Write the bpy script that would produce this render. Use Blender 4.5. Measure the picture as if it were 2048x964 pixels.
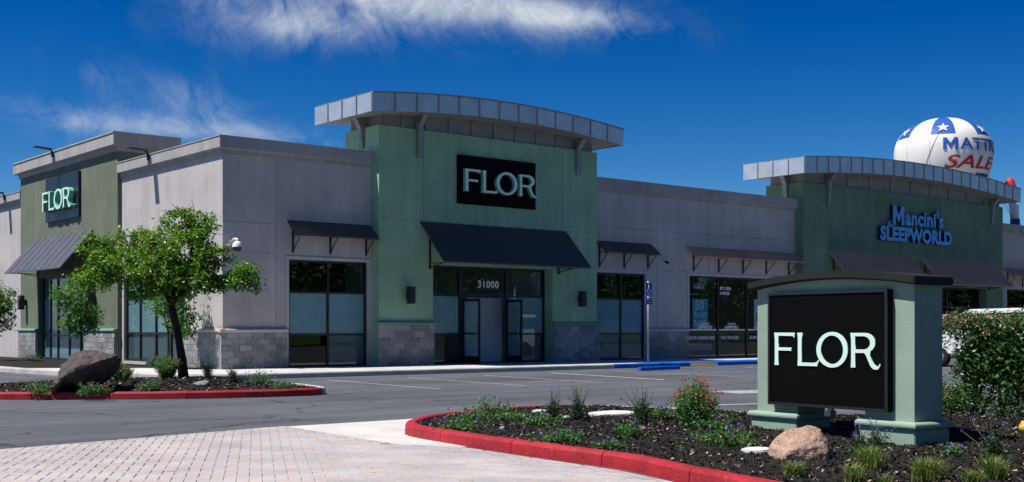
import bpy, bmesh, math, random
import numpy as np
from mathutils import Vector, Matrix, noise as mnoise
R = math.radians
random.seed(7); RNG = np.random.default_rng(7)
scene = bpy.context.scene
for o in list(bpy.data.objects): bpy.data.objects.remove(o)
COL = scene.collection

# ------------------------------------------------------------------ camera
HC = 1.37
cam_d = bpy.data.cameras.new('camera'); cam = bpy.data.objects.new('camera', cam_d); COL.objects.link(cam)
cam.location = (0, 0, HC); cam.rotation_euler = (R(90), 0, R(-39.83))
cam_d.sensor_width = 36; cam_d.lens = 2403 / 2048 * 36; cam_d.shift_y = 175.5 / 2048
cam_d.clip_start = 0.1; cam_d.clip_end = 5000
scene.camera = cam

# ------------------------------------------------------------------ light
SUN_EL, SUN_AZ = 62.5, 20.0
S = Vector((-math.cos(R(SUN_EL)) * math.cos(R(SUN_AZ)), math.cos(R(SUN_EL)) * math.sin(R(SUN_AZ)), math.sin(R(SUN_EL))))
sd = bpy.data.lights.new('sun', 'SUN'); sd.energy = 5.0; sd.angle = R(0.53); sd.color = (1, 0.955, 0.9)
sun = bpy.data.objects.new('sun', sd); COL.objects.link(sun); sun.rotation_euler = S.to_track_quat('Z', 'Y').to_euler()
sun.location = (0, 0, 60)
world = bpy.data.worlds.new('World'); scene.world = world; world.use_nodes = True
def build_sky():
    nt = world.node_tree; N = nt.nodes; L = nt.links; N.clear()
    def node(t, **k):
        n = N.new(t)
        for a, b in k.items(): setattr(n, a, b)
        return n
    def M(op, a, b=None, c=None, clamp=False):
        n = node('ShaderNodeMath', operation=op, use_clamp=clamp)
        for i, v in enumerate((a, b, c)):
            if v is None: continue
            if isinstance(v, (int, float)): n.inputs[i].default_value = v
            else: L.new(v, n.inputs[i])
        return n.outputs[0]
    out = node('ShaderNodeOutputWorld'); bg = node('ShaderNodeBackground'); bg.inputs[1].default_value = 0.064
    sky = node('ShaderNodeTexSky', sky_type='NISHITA', sun_disc=False, sun_elevation=R(SUN_EL),
               sun_rotation=math.atan2(S.x, S.y) % (2 * math.pi), altitude=300, air_density=1.0, dust_density=0.3, ozone_density=6.0)
    hsv = node('ShaderNodeHueSaturation'); hsv.inputs['Saturation'].default_value = 1.15; hsv.inputs['Hue'].default_value = 0.502
    gam = node('ShaderNodeGamma'); gam.inputs[1].default_value = 1.75; L.new(sky.outputs[0], gam.inputs[0]); L.new(gam.outputs[0], hsv.inputs['Color']); hsv.inputs['Value'].default_value = 0.265
    tc = node('ShaderNodeTexCoord'); sep = node('ShaderNodeSeparateXYZ'); L.new(tc.outputs['Generated'], sep.inputs[0])
    az = M('ARCTAN2', sep.outputs[0], sep.outputs[1]); el = M('ARCSINE', sep.outputs[2])
    comb = node('ShaderNodeCombineXYZ'); L.new(az, comb.inputs[0]); L.new(el, comb.inputs[1])
    def noi(sx, sy, scale, det, dist, off=0, rough=0.55):
        mp = node('ShaderNodeMapping'); mp.inputs['Scale'].default_value = (sx, sy, 1); mp.inputs['Location'].default_value = (off, off * 0.7, 0)
        L.new(comb.outputs[0], mp.inputs[0])
        n = node('ShaderNodeTexNoise'); n.inputs['Scale'].default_value = scale; n.inputs['Detail'].default_value = det
        n.inputs['Distortion'].default_value = dist; n.inputs['Roughness'].default_value = rough
        L.new(mp.outputs[0], n.inputs['Vector']); return n.outputs[0]
    def gauss(a0, e0, wa, we, skew=0.0):
        da = M('SUBTRACT', az, R(a0)); de = M('SUBTRACT', M('SUBTRACT', el, R(e0)), M('MULTIPLY', da, skew))
        q = M('ADD', M('POWER', M('ABSOLUTE', M('DIVIDE', da, R(wa))), 2.0), M('POWER', M('ABSOLUTE', M('DIVIDE', de, R(we))), 2.0))
        return M('POWER', 2.71828, M('MULTIPLY', q, -1.0))
    # domain-warped, streaked noise: cirrus fibres
    wn = node('ShaderNodeTexNoise'); wn.inputs['Scale'].default_value = 9.0; wn.inputs['Detail'].default_value = 4; L.new(comb.outputs[0], wn.inputs['Vector'])
    wv = node('ShaderNodeVectorMath', operation='MULTIPLY_ADD'); L.new(wn.outputs['Color'], wv.inputs[0]); wv.inputs[1].default_value = (.12, .09, 0); L.new(comb.outputs[0], wv.inputs[2])
    def fib(rot, sx, sy, scale, det, rough, off):
        mr_ = node('ShaderNodeMapping'); mr_.inputs['Rotation'].default_value = (0, 0, R(rot)); mr_.inputs['Location'].default_value = (off, off * .6, 0); L.new(wv.outputs[0], mr_.inputs[0])
        mp = node('ShaderNodeMapping'); mp.inputs['Scale'].default_value = (sx, sy, 1); L.new(mr_.outputs[0], mp.inputs[0])
        n = node('ShaderNodeTexNoise'); n.inputs['Scale'].default_value = scale; n.inputs['Detail'].default_value = det; n.inputs['Roughness'].default_value = rough; n.inputs['Distortion'].default_value = .4
        L.new(mp.outputs[0], n.inputs['Vector']); return n.outputs[0]
    f1 = fib(-12, 1, 1.9, 9, 14, .68, 2.2); f2 = fib(62, 1, 2.6, 14, 14, .70, 4.1)
    spots = [(33.0, 15.6, 6.5, 1.6, 0, 1.0), (39.5, 14.8, 5.0, 1.0, -0.10, .8), (27.5, 14.6, 2.6, .9, -0.3, .4), (30.0, 13.9, 4.0, 0.8, 0.05, .55),
             (43.0, 14.5, 3.4, .55, -.12, .6), (21.5, 9.3, 4.2, 0.75, -0.05, .72), (25.5, 10.4, 2.2, 1.0, -.2, .5), (28.0, 8.9, 5.0, .5, -.03, .5), (20.5, 11.2, 1.6, .8, -.2, .3),
             (-40, 18, 14, 3, .1, .9), (-100, 25, 16, 4, .05, .8), (120, 20, 12, 3, .0, .9), (165, 32, 14, 5, .1, .8), (75, 33, 12, 4, .1, .7), (10, 38, 14, 4, -.1, .6)]
    acc = None
    for a0, e0, wa, we, sk, am in spots:
        g = M('MULTIPLY', gauss(a0, e0, wa, we, sk), am); acc = g if acc is None else M('ADD', acc, g)
    tex = M('ADD', M('MULTIPLY', f1, 0.62), M('MULTIPLY', f2, 0.38))
    tex = M('MULTIPLY', M('SUBTRACT', M('ADD', tex, M('MULTIPLY', acc, 0.16)), 0.47), 3.4, clamp=True)
    dens = M('MULTIPLY', M('MULTIPLY', M('POWER', M('MINIMUM', acc, 1.0), 0.8), M('POWER', tex, 1.3)), 0.9, clamp=True)
    mix = node('ShaderNodeMix', data_type='RGBA'); L.new(dens, mix.inputs[0]); L.new(hsv.outputs[0], mix.inputs[6])
    mix.inputs[7].default_value = (8.0, 8.6, 9.2, 1)
    L.new(mix.outputs[2], bg.inputs[0]); L.new(bg.outputs[0], out.inputs[0])
build_sky()
vs = scene.view_settings; vs.view_transform = 'Standard'; vs.look = 'None'; vs.gamma = 1; vs.exposure = 0.42
scene.render.engine = 'CYCLES'
scene.cycles.max_bounces = 8; scene.cycles.transparent_max_bounces = 12

# ------------------------------------------------------------------ helpers
def raydir(x):
    s, c = math.sin(R(39.83)), math.cos(R(39.83)); u = (x - 1024) / 2403; return s + c * u, c - s * u
def new_obj(name, me, parent=None, mat=None):
    o = bpy.data.objects.new(name, me); COL.objects.link(o)
    if mat is not None and me is not None and not me.materials: me.materials.append(mat)
    if parent is not None: o.parent = parent
    return o
def tag(o, label=None, cat=None, group=None, kind=None):
    if label: o['label'] = label
    if cat: o['category'] = cat
    if group: o['group'] = group
    if kind: o['kind'] = kind
    return o
def thing(name, label, cat, loc=(0, 0, 0), rz=0, group=None):
    o = bpy.data.objects.new(name, None); COL.objects.link(o); o.location = loc; o.rotation_euler = (0, 0, rz); o.empty_display_size = 0.2
    return tag(o, label, cat, group)
class MB:
    def __init__(s): s.v = []; s.f = []; s.sm = []
    def add(s, vs_, fs, smooth=False):
        b = len(s.v); s.v += [tuple(p) for p in vs_]; s.f += [tuple(i + b for i in f) for f in fs]; s.sm += [smooth] * len(fs); return s
    def box(s, x0, x1, y0, y1, z0, z1):
        return s.add([(x0, y0, z0), (x1, y0, z0), (x1, y1, z0), (x0, y1, z0), (x0, y0, z1), (x1, y0, z1), (x1, y1, z1), (x0, y1, z1)],
                     [(0, 3, 2, 1), (4, 5, 6, 7), (0, 1, 5, 4), (1, 2, 6, 5), (2, 3, 7, 6), (3, 0, 4, 7)])
    def prism(s, poly, d):          # poly: 3d points, d: extrusion vector
        n = len(poly); P = [Vector(p) for p in poly]; D = Vector(d)
        nrm = Vector((0, 0, 0))
        for i in range(n): nrm += P[i].cross(P[(i + 1) % n])
        if nrm.dot(D) > 0: P.reverse()
        return s.add([p for p in P] + [p + D for p in P], [tuple(range(n)), tuple(range(2 * n - 1, n - 1, -1))] + [((i + 1) % n, i, i + n, (i + 1) % n + n) for i in range(n)])
    def tube(s, pts, rad, n=8, cap=True):
        P = [Vector(p) for p in pts]; m = len(P)
        if isinstance(rad, (int, float)): rad = [rad] * m
        vs_ = []; up = None
        for i in range(m):
            t = (P[min(i + 1, m - 1)] - P[max(i - 1, 0)]).normalized()
            if up is None: up = Vector((1, 0, 0)) if abs(t.x) < .8 else Vector((0, 1, 0))
            a = (up - t * up.dot(t)).normalized(); b = t.cross(a); up = a
            for k in range(n):
                q = 2 * math.pi * k / n; vs_.append(P[i] + (a * math.cos(q) + b * math.sin(q)) * rad[i])
        fs = [(i * n + k, i * n + (k + 1) % n, (i + 1) * n + (k + 1) % n, (i + 1) * n + k) for i in range(m - 1) for k in range(n)]
        if cap: fs += [tuple(range(n - 1, -1, -1)), tuple(range((m - 1) * n, m * n))]
        return s.add(vs_, fs, True)
    def lathe(s, prof, c=(0, 0, 0), n=24):
        vs_ = [(c[0] + r * math.cos(2 * math.pi * k / n), c[1] + r * math.sin(2 * math.pi * k / n), c[2] + z) for r, z in prof for k in range(n)]
        m = len(prof)
        return s.add(vs_, [(i * n + k, i * n + (k + 1) % n, (i + 1) * n + (k + 1) % n, (i + 1) * n + k) for i in range(m - 1) for k in range(n)], True)
    def mesh(s, name='m'):
        me = bpy.data.meshes.new(name); me.from_pydata(s.v, [], s.f); me.polygons.foreach_set('use_smooth', s.sm); me.update(); return me
    def build(s, name, mat, parent=None, world=False, bevel=0.0):
        me = s.mesh(name)
        if bevel > 0:
            bm = bmesh.new(); bm.from_mesh(me); bmesh.ops.remove_doubles(bm, verts=bm.verts, dist=1e-5)
            es = [e for e in bm.edges if len(e.link_faces) == 2 and e.calc_face_angle(0) > 0.5]
            bmesh.ops.bevel(bm, geom=es, offset=bevel, segments=2, affect='EDGES', clamp_overlap=True); bm.to_mesh(me); bm.free()
        o = new_obj(name, me, parent, mat)
        if world and parent is not None and parent.type == 'EMPTY': o.matrix_parent_inverse = Matrix.Translation(parent.location).inverted()
        return o
def np_quads(name, V, mat, parent=None, nq=None):
    V = np.asarray(V, dtype=np.float32).reshape(-1, 3); n = len(V) // 4
    me = bpy.data.meshes.new(name); me.vertices.add(n * 4); me.vertices.foreach_set('co', V.ravel())
    me.loops.add(n * 4); me.loops.foreach_set('vertex_index', np.arange(n * 4, dtype=np.int32))
    me.polygons.add(n); me.polygons.foreach_set('loop_start', np.arange(0, n * 4, 4, dtype=np.int32))
    try: me.polygons.foreach_set('loop_total', np.full(n, 4, dtype=np.int32))
    except Exception: pass
    me.update(calc_edges=True); me.validate()
    return new_obj(name, me, parent, mat)
def curve_to_mesh(cu):
    o = bpy.data.objects.new('tmp', cu); COL.objects.link(o); bpy.context.view_layer.update()
    me = bpy.data.meshes.new_from_object(o.evaluated_get(bpy.context.evaluated_depsgraph_get()))
    bpy.data.objects.remove(o); return me
def text_mesh(txt, size, extrude=0.0, offset=0.0, align='LEFT', space=1.0, shear=0.0, res=3):
    cu = bpy.data.curves.new('t', 'FONT'); cu.body = txt; cu.size = size; cu.extrude = extrude; cu.offset = offset; cu.align_x = align
    cu.space_character = space; cu.shear = shear; cu.resolution_u = res
    return curve_to_mesh(cu)
def xz_mesh(me):     # a mesh drawn in x,y and extruded in z becomes upright, its front towards -y
    me.transform(Matrix(((1, 0, 0, 0), (0, 0, -1, 0), (0, 1, 0, 0), (0, 0, 0, 1)))); return me
def poly_mesh(loops, depth):
    cu = bpy.data.curves.new('p', 'CURVE'); cu.dimensions = '2D'; cu.fill_mode = 'BOTH'; cu.extrude = depth / 2
    for lp in loops:
        sp = cu.splines.new('POLY'); sp.points.add(len(lp) - 1); sp.use_cyclic_u = True
        for p, q in zip(sp.points, lp): p.co = (q[0], q[1], 0, 1)
    me = curve_to_mesh(cu); me.transform(Matrix.Translation((0, 0, depth / 2))); return me

# ------------------------------------------------------------------ materials
def mat(name, base, rough=.8, *a_, bdist=.02, **k_):
    return mat0(name, base, rough, *a_, bdist=bdist, **k_)
def mat0(name, base, rough=.8, var=.12, vscale=1.5, bump=0.0, bscale=40, metallic=0.0, spec=.3, rnd=0.0, fine=0.0, fscale=60, col2=None, c2scale=4, c2lo=.5, c2hi=.62, emis=None, estr=0, streak=0.0, bdist=.02):
    m = bpy.data.materials.new(name); m.use_nodes = True; nt = m.node_tree; N = nt.nodes; L = nt.links
    p = N['Principled BSDF']; p.inputs['Roughness'].default_value = rough; p.inputs['Metallic'].default_value = metallic; p.inputs['Specular IOR Level'].default_value = spec
    geo = N.new('ShaderNodeNewGeometry'); pos = geo.outputs['Position']
    def noi(sc, det=4, vec=None):
        n = N.new('ShaderNodeTexNoise'); n.inputs['Scale'].default_value = sc; n.inputs['Detail'].default_value = det; L.new(vec or pos, n.inputs['Vector']); return n.outputs[0]
    def mixc(f, a, b):
        x = N.new('ShaderNodeMix'); x.data_type = 'RGBA'
        for i, v in ((0, f), (6, a), (7, b)):
            if isinstance(v, tuple): x.inputs[i].default_value = v
            elif isinstance(v, (int, float)): x.inputs[i].default_value = v
            else: L.new(v, x.inputs[i])
        return x.outputs[2]
    def ramp(v, lo, hi, a=0.0, b=1.0):
        r = N.new('ShaderNodeMapRange'); r.inputs[1].default_value = lo; r.inputs[2].default_value = hi; r.inputs[3].default_value = a; r.inputs[4].default_value = b; L.new(v, r.inputs[0]); return r.outputs[0]
    def mul(c, v):
        x = N.new('ShaderNodeVectorMath'); x.operation = 'SCALE'
        if isinstance(c, tuple): x.inputs[0].default_value = c[:3]
        else: L.new(c, x.inputs[0])
        L.new(v, x.inputs[3]); return x.outputs[0]
    c = tuple(base) + (1,)
    if col2 is not None: c = mixc(ramp(noi(c2scale, 6), c2lo, c2hi), c, tuple(col2) + (1,))
    if var > 0: c = mul(c, ramp(noi(vscale, 5), .3, .7, 1 - var, 1 + var))
    if fine > 0: c = mul(c, ramp(noi(fscale, 3), .3, .7, 1 - fine, 1 + fine))
    if streak > 0:
        mp = N.new('ShaderNodeMapping'); mp.inputs['Scale'].default_value = (1, 1, .08); L.new(pos, mp.inputs[0])
        c = mul(c, ramp(noi(3.0, 5, mp.outputs[0]), .3, .75, 1 + streak * .4, 1 - streak))
    if rnd > 0:
        oi = N.new('ShaderNodeObjectInfo'); c = mul(c, ramp(oi.outputs['Random'], 0, 1, 1 - rnd, 1 + rnd))
    if isinstance(c, tuple): p.inputs['Base Color'].default_value = c
    else: L.new(c, p.inputs['Base Color'])
    if bump > 0:
        b = N.new('ShaderNodeBump'); b.inputs['Strength'].default_value = bump; b.inputs['Distance'].default_value = bdist; L.new(noi(bscale, 6), b.inputs['Height']); L.new(b.outputs[0], p.inputs['Normal'])
    if emis: p.inputs['Emission Color'].default_value = tuple(emis) + (1,); p.inputs['Emission Strength'].default_value = estr
    return m
def leafmat(name, cols, rough=.45, trans=.35):
    m = bpy.data.materials.new(name); m.use_nodes = True; nt = m.node_tree; N = nt.nodes; L = nt.links
    p = N['Principled BSDF']; p.inputs['Roughness'].default_value = rough; p.inputs['Specular IOR Level'].default_value = .35
    geo = N.new('ShaderNodeNewGeometry'); cr = N.new('ShaderNodeValToRGB'); L.new(geo.outputs['Random Per Island'], cr.inputs[0])
    els = cr.color_ramp.elements
    while len(els) < len(cols): els.new(.5)
    for i, c in enumerate(cols): els[i].position = c[3] if len(c) > 3 else i / (len(cols) - 1); els[i].color = tuple(c[:3]) + (1,)
    L.new(cr.outputs[0], p.inputs['Base Color'])
    if trans > 0:
        t = N.new('ShaderNodeBsdfTranslucent'); mx = N.new('ShaderNodeMixShader'); mx.inputs[0].default_value = trans
        g = N.new('ShaderNodeVectorMath'); g.operation = 'MULTIPLY'; g.inputs[1].default_value = (1.25, 1.3, .6); L.new(cr.outputs[0], g.inputs[0]); L.new(g.outputs[0], t.inputs[0])
        L.new(p.outputs[0], mx.inputs[1]); L.new(t.outputs[0], mx.inputs[2]); L.new(mx.outputs[0], N['Material Output'].inputs[0])
    return m
def glassmat(name, tint=(.75, .82, .84), fres=1.5, extra=.0):
    m = bpy.data.materials.new(name); m.use_nodes = True; nt = m.node_tree; N = nt.nodes; L = nt.links; N.remove(N['Principled BSDF'])
    t = N.new('ShaderNodeBsdfTransparent'); t.inputs[0].default_value = tuple(tint) + (1,); g = N.new('ShaderNodeBsdfGlossy'); g.inputs['Roughness'].default_value = .01
    fr = N.new('ShaderNodeFresnel'); gb = N.new('ShaderNodeNewGeometry'); ir = N.new('ShaderNodeMapRange'); ir.inputs[3].default_value = fres; ir.inputs[4].default_value = 1 / fres
    L.new(gb.outputs['Backfacing'], ir.inputs[0]); L.new(ir.outputs[0], fr.inputs[0]); ad = N.new('ShaderNodeMath'); ad.operation = 'ADD'; ad.inputs[1].default_value = extra; L.new(fr.outputs[0], ad.inputs[0])
    nz = N.new('ShaderNodeTexNoise'); nz.inputs['Scale'].default_value = .7; gg = N.new('ShaderNodeNewGeometry'); L.new(gg.outputs['Position'], nz.inputs['Vector'])
    bp = N.new('ShaderNodeBump'); bp.inputs['Strength'].default_value = .04; bp.inputs['Distance'].default_value = .05; L.new(nz.outputs[0], bp.inputs['Height']); L.new(bp.outputs[0], g.inputs['Normal'])
    mx = N.new('ShaderNodeMixShader'); L.new(ad.outputs[0], mx.inputs[0]); L.new(t.outputs[0], mx.inputs[1]); L.new(g.outputs[0], mx.inputs[2]); L.new(mx.outputs[0], N['Material Output'].inputs[0])
    return m
M = {}
M['asphalt'] = mat('asphalt', (.092, .098, .111), .88, .16, .35, bump=.5, bscale=120, fine=.22, fscale=45, col2=(.076, .081, .092), c2scale=.22, c2lo=.45, c2hi=.6)
def asphalt_wear(m):
    nt = m.node_tree; N = nt.nodes; L = nt.links; p = N['Principled BSDF']; src = p.inputs['Base Color'].links[0].from_socket
    geo = N.new('ShaderNodeNewGeometry')
    def mr(v, lo, hi, a, b):
        r = N.new('ShaderNodeMapRange'); r.inputs[1].default_value = lo; r.inputs[2].default_value = hi; r.inputs[3].default_value = a; r.inputs[4].default_value = b; L.new(v, r.inputs[0]); return r.outputs[0]
    def nz(sc, det, vec): n = N.new('ShaderNodeTexNoise'); n.inputs['Scale'].default_value = sc; n.inputs['Detail'].default_value = det; L.new(vec, n.inputs['Vector']); return n
    def mul(a, b): x = N.new('ShaderNodeVectorMath'); x.operation = 'SCALE'; L.new(a, x.inputs[0]); L.new(b, x.inputs[3]); return x.outputs[0]
    pos = geo.outputs['Position']
    w = nz(.9, 5, pos); wv = N.new('ShaderNodeVectorMath'); wv.operation = 'MULTIPLY_ADD'; L.new(w.outputs['Color'], wv.inputs[0]); wv.inputs[1].default_value = (1.6, 1.6, 0); L.new(pos, wv.inputs[2])
    vo = N.new('ShaderNodeTexVoronoi'); vo.feature = 'DISTANCE_TO_EDGE'; vo.inputs['Scale'].default_value = .16; L.new(wv.outputs[0], vo.inputs['Vector'])
    crack = mr(vo.outputs['Distance'], .001, .006, .45, 1.0)
    stain = mr(nz(.55, 8, pos).outputs[0], .60, .70, 1.0, .80)
    mp = N.new('ShaderNodeMapping'); mp.inputs['Rotation'].default_value = (0, 0, R(8)); mp.inputs['Scale'].default_value = (.10, 1.3, 1); L.new(pos, mp.inputs[0])
    track = mr(nz(1.0, 6, mp.outputs[0]).outputs[0], .40, .68, .90, 1.16)
    spot = mr(nz(2.6, 3, pos).outputs[0], .70, .74, 1.0, .72)
    c = src
    for f in (crack, stain, track, spot): c = mul(c, f)
    L.new(c, p.inputs['Base Color'])
asphalt_wear(M['asphalt'])
M['concrete'] = mat('concrete', (.50, .485, .46), .9, .12, .8, bump=.25, bscale=60, fine=.08, col2=(.42, .40, .38), c2scale=1.3, c2lo=.5, c2hi=.75)
M['apron'] = mat('apron_concrete', (.50, .485, .45), .9, .14, 1.1, bump=.25, bscale=60, fine=.08)
M['kerb'] = mat('kerb_concrete', (.40, .39, .37), .9, .15, 2, bump=.3, bscale=50, fine=.1)
M['red'] = mat('red_kerb_paint', (.34, .018, .026), .62, .22, 2.5, bump=.45, bscale=40, fine=.14, fscale=22, spec=.3, col2=(.22, .09, .085), c2scale=9, c2lo=.65, c2hi=.72)
M['blue'] = mat('blue_kerb_paint', (.01, .12, .48), .6, .15, 3, bump=.2, fine=.08)
M['white_paint'] = mat('white_line_paint', (.55, .56, .57), .8, .2, 2, fine=.15, fscale=30, col2=(.25, .26, .27), c2scale=7, c2lo=.55, c2hi=.75)
M['worn_paint'] = mat('worn_line_paint', (.33, .335, .34), .85, .2, 2, fine=.15, fscale=30, col2=(.16, .165, .17), c2scale=5, c2lo=.48, c2hi=.66)
M['blue_line'] = mat('blue_line_paint', (.06, .16, .36), .8, .2, 2, fine=.15)
M['tan'] = mat('yellow_ramp_edge', (.62, .42, .16), .8, .1)
M['paver'] = None
M['grey'] = mat('grey_stucco', (.47, .435, .42), .92, .10, .8, bump=.45, bscale=22, fine=.06, fscale=14, streak=.13, bdist=.03)
M['cornice'] = mat('cornice_paint', (.37, .355, .35), .85, .10, 1, bump=.15, bscale=30, streak=.16)
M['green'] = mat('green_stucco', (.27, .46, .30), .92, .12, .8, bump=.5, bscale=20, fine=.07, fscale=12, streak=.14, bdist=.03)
M['green_l'] = mat('green_stucco_sunlit', (.145, .170, .118), .92, .12, .8, bump=.5, bscale=20, fine=.07, fscale=12, streak=.14, bdist=.03)  # left tower's copy of the tower green, its sunlit tone put into the colour
M['green_m'] = mat('green_stucco_dim', (.150, .245, .165), .92, .12, .8, bump=.5, bscale=20, fine=.07, fscale=12, streak=.14, bdist=.03)  # right tower's copy of the same green, its dimmer light put into the colour
M['green_ledge'] = mat('green_ledge_paint', (.15, .30, .20), .8, .06)
M['grey_ledge'] = mat('grey_ledge_paint', (.50, .47, .45), .85, .06)
M['joint'] = mat('joint_bead', (.20, .19, .195), .9, .05)
M['block'] = mat('concrete_block', (.26, .262, .262), .95, .2, 1.5, bump=.8, bscale=18, fine=.22, fscale=22, rnd=.26, bdist=.04)
M['mortar'] = mat('mortar', (.33, .32, .32), .95, .1, bump=.3)
M['zinc'] = mat('metal_fascia', (.52, .56, .60), .45, .10, 2.2, bump=.06, bscale=6, metallic=.55, rnd=.06)
M['steel'] = mat('galvanised_bracket', (.28, .29, .30), .5, .22, 5, metallic=.5, fine=.1)
M['soffit'] = mat('dark_soffit', (.26, .26, .26), .7, .12)
M['charcoal'] = mat('charcoal_metal', (.062, .056, .050), .42, .10, 1.5, metallic=.0, spec=.5)
M['seam_grey'] = mat('grey_metal_sheet', (.12, .125, .14), .42, .12, 2, metallic=.3, spec=.5)
M['brown'] = mat('brown_awning_sheet', (.58, .31, .19), .8, .12, 1, spec=.15)
M['black'] = mat('black_frame', (.012, .012, .013), .4, .05, spec=.5)
M['signblack'] = mat('black_sign_face', (.0035, .0035, .0035), .5, .08, spec=.05)
M['signnavy'] = mat('dark_sign_face', (.014, .016, .022), .35, .08, spec=.35)
M['mint'] = mat('mint_letter_face', (.62, .84, .72), .5, .03)
M['mint_side'] = mat('mint_letter_return', (.16, .48, .38), .5, .05)
M['film'] = mat('frosted_film', (.56, .74, .78), .35, .10, .5, spec=.5)
M['filmdark'] = mat('grey_film', (.22, .27, .28), .4, .12, .6, spec=.5)
M['glass'] = glassmat('window_glass'); M['glass_dark'] = glassmat('dark_window_glass', (.45, .5, .52))
M['interior'] = mat('interior_wall', (.22, .23, .24), .9, .08); M['interior_floor'] = mat('interior_floor', (.15, .15, .15), .7, .1)
M['bright_int'] = mat('vestibule_wall', (.72, .73, .74), .9, .05)
M['signgreen'] = mat('sign_stucco', (.265, .365, .275), .92, .10, 2, bump=.2, bscale=55, fine=.05, streak=.05)
M['cap'] = mat('dark_sign_cap', (.014, .014, .014), .7, .15, 2, bump=.2, bscale=30)
M['mulch'] = mat('bark_mulch', (.013, .010, .009), .95, .4, 6, bump=1.0, bscale=35, fine=.3, fscale=30)
M['chip'] = leafmat('bark_chip', [(.006, .005, .0045, 0), (.013, .010, .0085, .55), (.024, .019, .016, .84), (.10, .075, .05, .93), (.42, .31, .20, .985), (.5, .4, .28, 1)], .9, 0)
M['bark'] = mat('tree_bark', (.035, .028, .024), .95, .25, 6, bump=.9, bscale=30)
M['leaf'] = leafmat('tree_leaf', [(.04, .11, .012, 0), (.09, .24, .02, .35), (.15, .33, .03, .75), (.27, .34, .05, .93), (.38, .22, .06, 1)], .4, .35)
M['leaf_s'] = leafmat('street_tree_leaf', [(.03, .07, .02, 0), (.065, .14, .035, .6), (.12, .20, .06, 1)], .5, .15)
M['leaf_y'] = leafmat('young_leaf', [(.03, .10, .02, 0), (.07, .19, .03, .5), (.13, .27, .05, 1)], .45, .4)
M['leaf_h'] = leafmat('hedge_leaf', [(.016, .045, .012, 0), (.045, .12, .03, .5), (.09, .20, .05, .9), (.18, .18, .07, 1)], .4, .25)
M['leaf_p'] = leafmat('perennial_leaf', [(.03, .09, .025, 0), (.065, .18, .045, .5), (.13, .27, .07, 1)], .5, .3)
M['leaf_d'] = leafmat('dark_stem_leaf', [(.02, .045, .02, 0), (.045, .09, .04, .6), (.10, .14, .07, 1)], .6, .2)
M['grass'] = leafmat('grass_blade', [(.04, .10, .016, 0), (.10, .19, .03, .45), (.26, .28, .10, .8), (.46, .41, .23, 1)], .5, .35)
M['pink'] = leafmat('pink_flower', [(.55, .16, .22, 0), (.75, .35, .40, 1)], .6, .3)
M['redfl'] = leafmat('red_flower', [(.42, .03, .035, 0), (.62, .20, .17, 1)], .6, .3)
M['purple'] = leafmat('violet_flower', [(.13, .07, .45, 0), (.28, .17, .68, 1)], .6, .3)
M['rock_d'] = mat('dark_lava_rock', (.085, .068, .062), .95, .35, 3, bump=1.0, bscale=7, bdist=.09, fine=.25, fscale=40)
M['rock_t'] = mat('tan_lava_rock', (.36, .235, .175), .95, .25, 3, bump=1.0, bscale=18, bdist=.05, fine=.2, fscale=30, col2=(.20, .14, .115), c2scale=9, c2lo=.56, c2hi=.68)
M['stone_w'] = mat('pale_flagstone', (.55, .54, .52), .9, .1, 4, bump=.3)
M['stone_g'] = mat('grey_green_stone', (.16, .20, .20), .9, .15, 4, bump=.4)
M['pole'] = mat('galvanised_pole', (.42, .42, .40), .45, .1, metallic=.6)
M['bluesign'] = mat('blue_sign_face', (.01, .07, .36), .45, .05)
M['whitepl'] = mat('white_plastic', (.75, .75, .75), .4, .03)
M['vanpaint'] = mat('white_car_paint', (.72, .73, .74), .2, .02, spec=.6)
M['tyre'] = mat('tyre_rubber', (.015, .015, .015), .85, .1)
M['rim'] = mat('alloy_rim', (.4, .41, .42), .3, .05, metallic=.8)
M['taillight'] = mat('red_lens', (.5, .01, .015), .2, .03, spec=.6)
M['bal_w'] = mat('balloon_white', (.72, .70, .66), .55, .05, .5); M['bal_b'] = mat('balloon_blue', (.02, .09, .34), .55, .06)
M['bal_n'] = mat('balloon_navy', (.012, .035, .16), .55, .06); M['bal_r'] = mat('balloon_red', (.48, .03, .025), .55, .05)
M['letterblue'] = mat('blue_letter_face', (.10, .40, .82), .45, .04); M['letterdark'] = mat('letter_return', (.01, .02, .05), .6, .05)
M['yellow'] = mat('yellow_paint', (.50, .34, .05), .5, .1)
M['lit'] = mat('lit_tube', (.9, .9, .9), .5, 0, emis=(1, 1, .95), estr=2.2)
M['poster'] = mat('teal_poster', (.10, .50, .66), .5, .05); M['posterw'] = mat('white_poster', (.82, .83, .88), .5, .05); M['posterdk'] = mat('dark_print', (.06, .07, .09), .5, .05)
M['decal'] = mat('white_vinyl_letters', (.88, .89, .90), .6, .02)

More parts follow.
